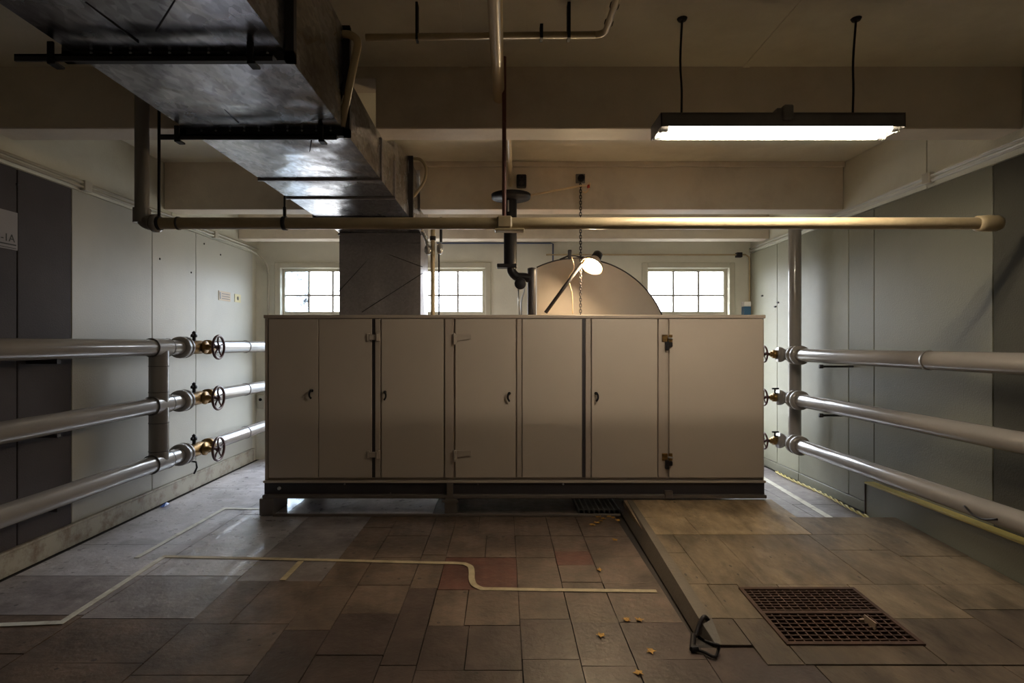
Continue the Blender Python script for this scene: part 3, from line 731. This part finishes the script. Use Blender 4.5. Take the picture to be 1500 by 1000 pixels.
XQ, RQ = 3.05, .068
ZR = [1.43, .965, .498]
for i, z in enumerate(ZR):
    t = thing('heating_pipe', '%s of the three shiny grey pipes along the right wall' % names[i], 'pipe', (XQ, 5.7, z))
    MB().cyl((XQ, -1.5, z), (XQ, 5.78, z), RQ, 24).build('near_run', M['pipe'], t)
    MB().lathe((XQ, 5.74, z), (0,1,0), [(0,RQ),(0,.098),(.035,.10),(.05,.10),(.05,.085),(.09,.085),(.09,.10),(.14,.098),(.14,.05)], 24).build('flange', M['pipe'], t)
    MB().cyl((XQ, 5.86, z), (XQ, 6.12, z), RQ*.9, 24).build('branch', M['pipe'], t)
    if i < 2:
        y = 5.32
        MB().cyl((XQ-.04, y, z-RQ-.03), (XR+.0, y, z-RQ-.03), .010, 8).lathe((XQ-.05, y, z-RQ-.03), (1,0,0), [(0,0),(0,.02),(.03,.02),(.03,0)], 10).build('wall_bracket', M['iron'], t)
    for y in (2.6, 0.6): MB().box(XQ, XR-.08 if z < .6 else XR-.004, y-.015, y+.015, z-RQ-.03, z-RQ+.002).build('wall_bracket', M['iron'], t)
    if i == 0: MB().lathe((XQ, 4.0, z), (0,1,0), [(0,RQ),(0,RQ+.004),(.02,RQ+.004),(.02,RQ)], 24).build('joint_ring', M['pipe'], t)
    g = thing('gate_valve', 'grey and brass gate valve with maroon handwheel on the %s right pipe' % names[i], 'valve', (XQ-.1, 6.03, z))
    MB().lathe((XQ-.02, 6.03, z), (-1,0,.06*(i+.3)), [(0,0),(0,.055),(.03,.075),(.05,.082),(.075,.082),(.075,.05),(.10,.05)], 18).build('valve_body', M['pipe'], g)
    MB().lathe((XQ-.12, 6.03, z+.006), (-1,0,0), [(-.02,.04),(.0,.045),(.035,.045),(.035,.028),(.06,.03),(.06,.018),(.075,.018)], 12).build('bonnet', M['brass'], g)
    MB().cyl((XQ-.19, 6.03, z+.006), (XQ-.27, 6.03, z+.006), .011, 10).build('stem', M['iron'], g)
    if i: MB().cyl((XQ-.13, 6.03, z+.04), (XQ-.13, 6.03, z+.10), .009, 8).cyl((XQ-.16, 6.03, z+.10), (XQ-.09, 6.03, z+.10), .009, 8).build('bleed_valve', M['black'], g)
    Wc = Vector((XQ-.25, 6.03, z+.006)); r = .085
    hw = MB().tube(arc(Wc, r, 0, 2*PI*23/24, (0,1,0), (0,0,1), 23), .010, 8, True).build('handwheel', M['wheel'], g)
    B = MB().lathe(Wc-Vector((.015,0,0)), (1,0,0), [(0,0),(0,.02),(.03,.02),(.03,0)], 12)
    for k in range(5):
        a = 2*PI*k/5+.3; d = Vector((0, math.cos(a), math.sin(a)))
        B.tube([Wc+d*.012, Wc+d*r], .007, 6)
    B.build('spokes', M['wheel'], hw)
tag(MB().cyl((3.15, 6.06, .42), (3.15, 6.06, 2.84), .064, 24).build('riser_pipe', M['pipe'], None, (3.15, 6.06, .42)), 'tall vertical grey pipe behind the right hand valves', 'pipe')
p = at(1385, 738, 2.95)
tag(MB().tube(smooth_path([(XQ-.071, 3.62, .50), (XQ-.074, 3.55, .465), (XQ-.074, 3.47, .46), (XQ-.07, 3.38, .49)], 5), .006, 8).build('wire_offcut', M['black'], None, (XQ, 3.5, .49)), 'short bent black wire stuck to the bottom right pipe', 'wire')

# cross pipe below the beams
YX = 3.46; SX = F/YX; zx = H+(V0-327)/SX
t = thing('cross_pipe', 'long buff pipe crossing the room with a riser at its left', 'pipe', (0, YX, zx))
xl, xr = (208-U0)/SX, (1436-U0)/SX
MB().cyl((xl+.06, YX, zx), (xr, YX, zx), .036, 24).build('pipe_run', M['cross'], t)
MB().tube(arc((xl+.06, YX, zx+.06), .06, PI, PI*1.5, (1,0,0), (0,0,1), 8)[0:9], .043, 16).lathe((xl+.07, YX, zx), (1,0,0), [(0,.04),(0,.056),(.03,.056),(.03,.036)], 20).cyl((xl, YX, zx+.0), (xl, YX, zx+.09), .05, 16).build('elbow', M['pipe'], t)
MB().cyl((xl, YX, zx+.06), (xl, YX, ZC), .040, 20).build('riser', M['pipe'], t)
for u in (260,): MB().lathe(((u-U0)/SX, YX, zx), (1,0,0), [(0,.036),(0,.041),(.012,.041),(.012,.036)], 20).build('joint_ring', M['pipe_dark'], t)
MB().lathe((xr-.02, YX, zx), (1,0,0), [(0,.036),(0,.047),(.035,.049),(.05,.05),(.12,.05),(.14,.042),(.148,.02),(.148,0)], 20).build('end_cap', M['cross'], t)
for u in (233, 417):
    x = (u-U0)/SX
    if u == 233: MB().cyl((x, YX, zx+.03), (x, YX, ZC), .009, 8).build('hanger_rod', M['black'], t)
    else: MB().cyl((x, YX, zx+.03), (x, YX, zx+.10), .011, 8).cyl((x, YX, zx+.08), (x, YX, zx+.17), .007, 8).build('bleed_nipple', M['black'], t)
    MB().lathe((x-.012, YX, zx), (1,0,0), [(0,.036),(0,.043),(.024,.043),(.024,.036)], 20).build('hanger_clip', M['iron'], t)
MB().box((728-U0)/SX, (750-U0)/SX, YX-.045, YX+.04, zx-.036, zx+.04, .01).box((725-U0)/SX, (768-U0)/SX, YX-.04, YX+.04, zx-.052, zx-.036, .004).build('saddle', M['cross'], t)
tag(MB().cyl(((738.5-U0)/SX, YX, zx+.04), ((738.5-U0)/SX, YX, ZC), .013, 12).build('red_pipe', M['redpipe'], None, ((738.5-U0)/SX, YX, zx)), 'thin red brown pipe dropping from the ceiling to the cross pipe', 'pipe')

# ceiling pipes
zc = 3.20
c0, c1 = at(717.5, 0, (zc-H)*F/(V0)), at(730, 127, 3.42)
t = thing('ceiling_pipe', 'thick buff pipe running along the ceiling into the near beam', 'pipe', (-.05, 3.0, 3.15))
MB().cyl((-.060, .5, 3.17), (-.032, 3.58, 3.12), .036, 20).build('near_run', M['cross'], t)
MB().cyl((.03, 3.79, 3.16), (.065, 5.47, 3.10), .022, 16).build('far_run', M['cross'], t)
t = thing('ceiling_conduit', 'thin buff conduit across the ceiling turning towards the viewer at its right', 'conduit', (0, 2.92, 3.15))
yk = 2.92; q = lambda u, v: at(u, v, yk)
a, c = q(536, 55), q(872, 51)
path = [a, c]+arc((c.x, yk-.05, c.z), .05, PI/2, 0, (1,0,0), (0,1,0), 6)+[(c.x+.06, .6, c.z+.02)]
MB().tube(path, .018, 12).build('conduit_run', M['cross'], t)
MB().tube(smooth_path([q(500, 50), q(512, 51), q(522, 57), q(524, 66)], 4)+[q(500, 185)], .020, 12).build('conduit_drop', M['cross'], t)
for u in (793, 833): p = q(u, 52); MB().box(p.x-.008, p.x+.008, yk-.022, yk+.022, p.z-.024, ZC if u == 833 else p.z+.05).build('saddle_clip', M['black'], t)
for u in (611,): p = q(u, 54); MB().box(p.x-.006, p.x+.006, yk-.022, yk+.022, p.z-.024, ZC).build('saddle_clip', M['black'], t)
for v in (10, 35): 
    y = (c.z-H)*F/(V0-v); MB().lathe((c.x+.053, y, c.z+.01), (0,1,0), [(0,.018),(0,.023),(.014,.023),(.014,.018)], 12).build('saddle_clip', M['black'], t)

# wall conduits
t = thing('conduit_pair', 'pair of cream conduits along the left wall bending down in the far corner', 'conduit', (-3.29, 4, 2.79))
for j, dz in enumerate((0, .035)):
    x = XL+.022; z = 2.775+dz; xe = -3.165+.03*j
    pts = [(x, -1.5, z), (x, 7.0, z)]
    if j == 0: pts += smooth_path([(x, 7.2, z), (x+.02, 7.40, z-.03), (xe-.02, 7.50, z-.16), (xe, 7.52, z-.30)], 5)+[(xe, 7.52, .2)]
    else: pts += [(x, 7.5, z)]
    MB().tube(pts, .0125, 8).build('conduit_run', M['conduit'], t)
for y in (2.2, 4.42, 6.4): MB().box(XL+.0, XL+.045, y-.04, y+.04, 2.75, 2.83, .004).build('saddle_clip', M['conduit'], t)
t = thing('conduit_pair', 'pair of cream conduits along the right wall joining the far corner', 'conduit', (3.29, 4, 2.82))
for j, dz in enumerate((0, .035)):
    x = XR-.022; z = 2.815+dz
    MB().tube([(x, -1.5, z+.03), (x, 7.5, z-.03)], .0125, 8).build('conduit_run', M['conduit'], t)
for y in (3.0, 4.35, 6.2): MB().box(XR-.045, XR, y-.04, y+.04, 2.79, 2.875, .004).build('saddle_clip', M['conduit'], t)
ff = lambda u, v: at(u, v, 7.52)
t = thing('corner_conduit', 'conduit across the far wall above the right window turning down in the corner', 'conduit', ff(1090, 373))
MB().tube([ff(800, 373), ff(1092, 373)]+[ff(1097, 376), ff(1098, 382), ff(1098, 560)], .012, 8).build('conduit_run', M['cross'], t)
MB().tube([ff(1102, 366), ff(1102, 560)], .012, 8).build('conduit_run', M['conduit'], t)
MB().box(*sum(zip(ff(1078, 380), ff(1086, 366)), ())[:2], 7.48, YF, ff(0, 377).z, ff(0, 370).z, .004).build('junction_box', M['iron'], t)
t = thing('blue_pipe', 'thin dull blue pipe on the far wall left of the fan casing', 'pipe', ff(740, 356))
MB().tube([ff(640, 356), ff(806, 356), ff(810, 357), ff(810, 420)], .011, 8).build('pipe_run', M['bluepipe'], t)
b_ = ff(383, 588)
t = thing('wall_switch', 'small grey switch box on the far wall left of the cabinet', 'switch', b_)
MB().box(b_.x-.045, b_.x+.045, 7.49, YF, b_.z-.09, b_.z+.09, .006).build('switch_box', M['conduit'], t)
MB().lathe((b_.x, 7.49, b_.z+.03), (0,-1,0), [(0,.02),(.012,.02),(.012,0)], 10).build('knob', M['black'], t)

# ------------------------------------------------------------------ fluorescent lamp
LX0, LX1, LY0, LY1, LZ = .842, 2.154, 3.00, 3.205, 2.714
t = thing('fluorescent_light', 'grey twin tube fluorescent light hanging from two thin rods, lit warm white', 'ceiling light', ((LX0+LX1)/2, 3.1, LZ))
B = MB().box(LX0, LX1, LY0, LY1, LZ+.066, LZ+.074).box(LX0, LX1, LY0, LY0+.004, LZ, LZ+.07).box(LX0, LX1, LY1-.004, LY1, LZ, LZ+.07)
B.box(LX0, LX0+.006, LY0, LY1, LZ-.004, LZ+.07).box(LX1-.006, LX1, LY0, LY1, LZ-.004, LZ+.07).build('housing', M['fixture'], t)
MB().prism([(LX0+.01, LY0+.006, LZ+.062), (LX0+.01, LY0+.08, LZ+.062), (LX0+.01, LY0+.11, LZ+.025), (LX0+.01, LY0+.14, LZ+.062), (LX0+.01, LY1-.006, LZ+.062)], (LX1-LX0-.02, 0, 0)).build('reflector', M['reflector'], t)
for y in (LY0+.045, LY1-.045):
    tb = MB().cyl((LX0+.05, y, LZ+.006), (LX1-.05, y, LZ+.006), .018, 14).build('tube', M['tube'], t)
    for x in (LX0+.012, LX1-.012): MB().box(min(x, x), x+.001, y-.015, y+.015, LZ-.014, LZ+.06).cyl((x-.005, y, LZ+.006), (x+.005, y, LZ+.006), .022, 10).cyl((LX0+.018 if x < 1 else LX1-.05, y, LZ+.006), (LX0+.05 if x < 1 else LX1-.018, y, LZ+.006), .0185, 10).build('lamp_holder', M['white'], t)
for u, v in ((1001, 22), (1257.5, 26)):
    p = at(u, v, 3.03); x1 = p.x+.012
    MB().tube(smooth_path([(p.x, 3.05, ZC), (p.x-.004, 3.07, 3.1), (p.x+.010, 3.09, 2.95), (x1, 3.10, LZ+.09)], 4), .006, 8).lathe((p.x, 3.05, ZC), (0,0,-1), [(0,.028),(.012,.022),(.014,0)], 12).build('suspension_rod', M['black'], t)
    MB().lathe((x1, 3.10, LZ+.072), (0,0,1), [(0,.03),(.014,.026),(.02,.012),(.03,.01)], 10).build('hanger_nut', M['iron'], t)
p = at(1152, 170, 3.0)
MB().box(p.x-.022, p.x+.03, LY0-.022, LY0+.09, LZ+.03, LZ+.11, .006).box(p.x-.05, p.x-.02, LY0+.0, LY0+.05, LZ+.07, LZ+.10, .004).build('cable_box', M['fixture'], t)

# ------------------------------------------------------------------ fan casing and the things on the cabinet
y0f = 5.85; sf = y0f/F
fz = lambda v: H+(V0-v)*sf
ccx, ccz, rr = (845-U0)*sf, fz(513), 135*sf
pts = [Vector(((786-U0)*sf, y0f, ZT)), Vector(((786-U0)*sf, y0f, ccz+math.sqrt(rr**2-((786-845)*sf)**2)))]
a0 = math.atan2(pts[1].z-ccz, pts[1].x-ccx); a1 = math.asin((ZT-ccz)/rr)
pts += arc((ccx, y0f, ccz), rr, a0, a1, (1,0,0), (0,0,1), 28)[1:]
fan = thing('fan_casing', 'large half round taupe fan casing rising behind the cabinet top', 'fan', (ccx, y0f, ZT))
MB().prism(pts, (0, .55, 0)).build('casing', M['fan'], fan)
B = MB(); B.tube(pts[1:], .007, 8).build('rim', M['iron'], fan)

# work lamp
wl_y = 5.33; q = lambda u, v, y=5.33: at(u, v, y)
axis = Vector((-.45, -.45, -.77)).normalized()
mouth = q(866.5, 390)
lamp = thing('work_lamp', 'clamped work lamp with a conical shade, lit, over the cabinet top', 'lamp', q(820, 458))
prof = [(-.02, .112), (0, .116), (.004, .110), (-.03, .088), (-.085, .048), (-.10, .040), (-.10, .046), (-.085, .054), (-.03, .096), (-.02, .112)]
sh = MB().lathe(mouth, axis, prof, 28)
sh.build('lamp_shade', mat('shade outside enamel', (.36, .28, .2), .4), lamp)
MB().lathe(mouth, axis, [(-.10, .046), (-.12, .05), (-.17, .045), (-.185, .03), (-.19, 0)], 18).build('lamp_cap', M['black'], lamp)
MB().lathe(mouth, axis, [(-.09, 0), (-.08, .025), (-.05, .045), (-.015, .052), (.006, .044), (.020, .026), (.025, 0)], 18).build('bulb', M['bulb'], lamp)
MB().tube([q(799, 458), q(852, 386)], .018, 10).build('lamp_arm', M['black'], lamp)
MB().tube([q(852, 386), q(858, 379), q(866, 376)], .010, 8).build('swivel', M['brass'], lamp)
MB().tube(smooth_path([q(836, 372), q(841, 392), q(833, 408), q(838, 430), q(839, 459)], 5), .005, 6).build('lamp_flex', M['cord'], lamp)
MB().box(*[q(832, 0).x, q(837, 0).x], 5.31, 5.35, q(0, 380).z, q(0, 366).z, .004).tube([q(820, 380), q(834, 374), q(856, 377)], .008, 8).build('clamp', M['black'], lamp)

# socket boxes and chain on the second beam
p = at(764, 267, 5.47)
t = thing('beam_socket', 'black double socket on the second beam left of the chain', 'socket', p)
MB().box(p.x-.05, p.x+.045, 5.40, 5.47, p.z-.06, p.z+.06, .008).build('socket_box', M['black'], t)
for dz in (-.028, .028): MB().lathe((p.x-.005, 5.40, p.z+dz), (0,-1,0), [(0,.022),(.008,.022),(.008,.014),(.003,.012),(.003,0)], 12).build('socket_outlet', M['iron'], t)
p = at(850, 262, 5.47)
t = thing('beam_socket', 'small square plate with a round black boss on the second beam above the chain', 'socket', p)
MB().box(p.x-.045, p.x+.045, 5.452, 5.47, p.z-.045, p.z+.045, .004).build('back_plate', M['fixture'], t)
MB().lathe((p.x+.005, 5.452, p.z), (0,-1,0), [(0,.034),(.03,.032),(.034,.02),(.028,.014),(.028,0)], 16).build('boss', M['black'], t)
ch = thing('hanging_chain', 'thin dark chain hanging from the second beam down to the cabinet top', 'chain', at(850.5, 271, 5.40))
z = at(0, 269, 5.40).z; x = at(850.5, 0, 5.40).x; k = 0
proto = None
MB().tube([(x, 5.47, z+.012), (x, 5.41, z+.014), (x, 5.40, z)], .006, 6).build('hook', M['iron'], ch)
while z > ZT+.03:
    if proto is None:
        pts = [Vector((x, 5.40, z-.018))+Vector((math.cos(a)*.010, 0, math.sin(a)*.010+(.008 if math.sin(a) > 0 else -.008))) for a in [2*PI*j/10 for j in range(10)]]
        proto = MB().tube(pts, .0042, 5, True).build('chain_link', M['iron'], ch); zp = z
        me = proto.data; 
        for v in me.vertices: v.co -= Vector((0, 0, z-.018-OFF[ch.name].z))
        proto.location = (0, 0, z-.018-OFF[ch.name].z)
    else:
        o = proto.copy(); COL.objects.link(o); o.location = (0, 0, z-.018-OFF[ch.name].z); o.rotation_euler = (0, 0, PI/2 if k % 2 else 0)
    z -= .0275; k += 1
qc = lambda u, v: at(u, v, 5.36)
t = thing('pull_cord', 'pale pull cord stretched from the black flange to a red tipped hook on the chain', 'cord', qc(775, 283))
MB().tube([qc(776, 286), qc(851, 272)], .009, 8).build('cord', M['cord'], t)
MB().tube(smooth_path([qc(851, 272), qc(859, 272), qc(864, 268), qc(863, 274), qc(861, 279), qc(857, 282), qc(853, 280)], 5), .008, 8).build('hook', M['cord'], t)
MB().lathe(qc(862, 273), (0,0,1), [(-.018,0),(-.014,.014),(.014,.014),(.018,0)], 10).build('hook_tip', M['red'], t)

# black flue with flanges and gauge
yv = 5.25; g = lambda u, v: at(u, v, yv)
t = thing('black_standpipe', 'black vertical pipe with a wide top flange and an S bend into the cabinet', 'pipe', (g(779, 0).x, yv, ZT))
x = g(747.5, 0).x; r = 9.5*yv/F
MB().cyl((x, yv, g(0, 390).z), (x, yv, g(0, 288).z), r, 20).build('column', M['black'], t)
MB().lathe((g(748.5, 0).x, yv, g(0, 293).z), (0,0,1), [(0,0),(0,.06),(.012,.075),(.012,.18),(.05,.185),(.05,0)], 28).build('top_flange', M['black'], t)
MB().box(g(728, 0).x, g(757, 0).x, yv-.06, yv+.06, g(0, 392.5).z, g(0, 387).z, .006).build('lower_flange', M['black'], t)
MB().tube(smooth_path([g(749, 390), g(750, 398), g(757, 405), g(768, 406), g(777, 408)], 5), .042, 14).build('s_bend', M['black'], t)
MB().cyl(g(779, 462), g(779, 396), .040, 18).lathe(g(779, 396), (0,0,1), [(0,.042),(.02,.04),(.03,.0)], 18).build('down_pipe', M['iron'], t)
MB().cyl((x-.02, yv-.07, g(0, 312).z), (x-.02, yv-.07, g(0, 296).z), .008, 8).build('steel_stud', M['steel'], t)
t = thing('pressure_gauge', 'round black gauge on thin steel tubes beside the black pipe bend', 'gauge', (g(760, 0).x, yv, ZT))
MB().lathe((g(762, 0).x, yv-.02, g(0, 416).z), (0,-1,0), [(0,0),(0,.05),(.03,.055),(.04,.05),(.036,0)], 20).build('dial', M['black'], t)
MB().tube([g(754, 415), g(762, 415)], .018, 8).build('knob', M['black'], t)
MB().tube([g(759.5, 418), g(759.5, 445), g(761, 461)], .007, 8).tube(smooth_path([g(767, 410), g(768, 425), g(764, 440), g(764, 461)], 4), .007, 8).build('gauge_tube', M['steel'], t)

# blue carton on the cabinet
xa, xb = at(1088, 0, 5.25).x, at(1098, 0, 5.25).x
t = thing('blue_carton', 'small blue and white carton standing at the right end of the cabinet top', 'box', (xa, 5.25, ZT))
MB().box(xa, xb, 5.22, 5.28, ZT, at(0, 449, 5.25).z, .002).build('carton', M['blue'], t)
MB().box(xa-.001, xb+.001, 5.219, 5.281, at(0, 448.9, 5.25).z, at(0, 442, 5.25).z, .002).build('carton_lid', M['white'], t)

# bits beside the drop duct
yd = 5.60; g2 = lambda u, v, y=5.60: at(u, v, y)
t = thing('drain_pipe', 'slim brown pipe rising from the cabinet top right of the drop duct', 'pipe', (g2(634, 0).x, yd, ZT))
MB().cyl((g2(634, 0).x, yd, ZT), (g2(634, 0).x, yd, g2(0, 320).z), .022, 14).build('pipe_run', M['cross'], t)
MB().lathe((g2(634, 0).x, yd, g2(0, 352).z), (0,0,1), [(0,.022),(0,.03),(.04,.03),(.04,.022)], 14).build('coupling', M['iron'], t)
t = thing('sensor_tube', 'thin metal tube with a silver fitting beside the slim brown pipe', 'pipe', (g2(645, 0).x, yd, ZT))
MB().tube([(g2(643, 0).x, yd, ZT), g2(643, 372)], .008, 8).cyl(g2(646, 355), g2(646, 318), .014, 10).build('tube_run', M['iron'], t)
MB().lathe(g2(644.5, 372), (0,0,1), [(0,0),(0,.02),(.03,.032),(.08,.032),(.10,.018),(.12,0)], 14).build('fitting', M['steel'], t)
t = thing('damper_motor', 'silver damper motor with a ribbed flexible hose on the drop duct side', 'motor', g2(627, 368))
p = g2(627, 366)
MB().lathe(p+Vector((0,0,-.05)), (0,0,1), [(0,0),(.005,.02),(.03,.036),(.07,.036),(.09,.025),(.10,0)], 16).build('motor_can', M['steel'], t)
B = MB(); hp = smooth_path([g2(627, 361), g2(624, 350), g2(619, 340), g2(618, 330)], 5); B.tube(hp, .016, 10)
for a, c in zip(hp[::2][:-1], hp[::2][1:]): B.tube([a, a+(c-a)*.3], .020, 10)
B.build('flexible_hose', M['steel'], t)
t = thing('bent_hose', 'tan hose looping out from the third duct flange', 'hose', g2(607, 235, 5.05))
MB().tube(smooth_path([g2(606, 232, 5.05), g2(616, 234, 5.05), g2(624, 246, 5.05), g2(622, 264, 5.05), g2(612, 280, 5.05), g2(605, 288, 5.05)], 6), .014, 10).build('hose', M['hose'], t)
t = thing('damper_lever', 'small black lever sticking out from the duct side above the cross pipe', 'lever', g2(626, 272, 5.75))
MB().tube([g2(622, 276, 5.72), g2(637, 272, 5.72)], .012, 8).tube([g2(626, 252, 5.72), g2(626, 300, 5.72)], .008, 8).build('lever', M['black'], t)
# loop of wire at the near flange
tag(MB().tube(smooth_path([at(474, 158, 2.88), at(484, 162, 2.86), at(497, 157, 2.88), at(503, 140, 2.9)], 5), .004, 6).build('wire_loop', M['conduit'], None, at(484, 162, 2.86)), 'thin pale wire loop hanging at the second duct flange', 'wire')

# ------------------------------------------------------------------ signs
def on_left(u): return XL*F/(u-U0)
y0, y1 = on_left(320), on_left(337); zz = at(0, 427, on_left(329)).z
t = thing('wall_sign', 'wide tan plate with faded lines on the left wall', 'sign', (XL, y0, zz))
MB().box(XL, XL+.006, y0, y1, zz-.11, zz).build('plate', M['sign'], t)
for k in range(3): MB().box(XL+.006, XL+.0075, y0+.07, y1-.02, zz-.035-.028*k, zz-.025-.028*k).build('print_line', M['lip'], t)
MB().box(XL+.006, XL+.0075, y0+.015, y0+.045, zz-.095, zz-.015).build('print_block', M['lip'], t)
y0, y1 = on_left(343.5), on_left(352); zz = at(0, 431, on_left(348)).z
t = thing('wall_sign', 'small square yellow plate right of the tan plate on the left wall', 'sign', (XL, y0, zz))
MB().box(XL, XL+.006, y0, y1, zz-.10, zz).build('plate', M['signy'], t)
MB().lathe((XL+.006, (y0+y1)/2, zz-.05), (1,0,0), [(0,.025),(.001,.025),(.001,0)], 12).build('print_mark', M['lip'], t)
y0, y1 = on_left(-35), on_left(25)
t = thing('wall_notice', 'grey paper notice with black marks at the left edge of the left wall', 'notice', (XL, y1, 2.2))
z1, z0 = at(0, 312, y1).z, at(0, 367, y1).z
MB().box(XL, XL+.004, y0, y1, z0, z1).build('sheet', M['paper'], t)
cu = bpy.data.curves.new('text', 'FONT'); cu.body = '3-1A'; cu.size = .072; cu.extrude = .0006
tmp = bpy.data.objects.new('text', cu); COL.objects.link(tmp)
bpy.context.view_layer.update()
me = bpy.data.meshes.new_from_object(tmp.evaluated_get(bpy.context.evaluated_depsgraph_get()))
COL.objects.unlink(tmp); bpy.data.objects.remove(tmp)
lt = bpy.data.objects.new('lettering', me); COL.objects.link(lt); me.materials.clear(); me.materials.append(M['ink'])
lt.parent = t; lt.matrix_basis = Matrix.Translation((.0045, -.165, 2.235-2.2)) @ Matrix(((0,0,1,0),(1,0,0,0),(0,1,0,0),(0,0,0,1)))
MB().box(XL+.004, XL+.005, y1-.35, y1-.012, 2.212, 2.220).box(XL+.004, XL+.005, y1-.35, y1-.012, 2.192, 2.196).build('underline', M['ink'], t)

# ------------------------------------------------------------------ litter by the walls
A_, B_ = Vector((3.262, 6.7, .014)), Vector((3.225, 4.80, .014))
rope = thing('yellow_rope', 'twisted faded yellow rope lying along the foot of the right wall', 'rope', B_)
for ph in (0, PI):
    pts = []
    for k in range(121):
        t_ = k/120; p = A_.lerp(B_, t_); a = ph+t_*60
        pts.append(p+Vector((math.cos(a)*.009-.015*math.sin(t_*9), 0, math.sin(a)*.009+.004)))
    MB().tube(pts, .008, 6).build('strand', M['yellow'], rope)
B = MB(); c = Vector((-3.235, 5.35, .0))
random.seed(3)
vs = [B.bm.verts.new(c+Vector((math.cos(a)*r*.6, math.sin(a)*r*1.6, h))) for a, r, h in [(k*PI/4, random.uniform(.03, .05), random.uniform(.004, .012)) for k in range(8)]]
tp = B.bm.verts.new(c+Vector((.004, .01, .032))); bt = B.bm.verts.new(c+Vector((0, 0, .002)))
for k in range(8): B.bm.faces.new((vs[k], vs[(k+1) % 8], tp)); B.bm.faces.new((vs[(k+1) % 8], vs[k], bt))
tag(B.build('plastic_scrap', M['blue_scrap'], None, c), 'crumpled bright blue plastic scrap on the floor at the left skirting', 'litter')
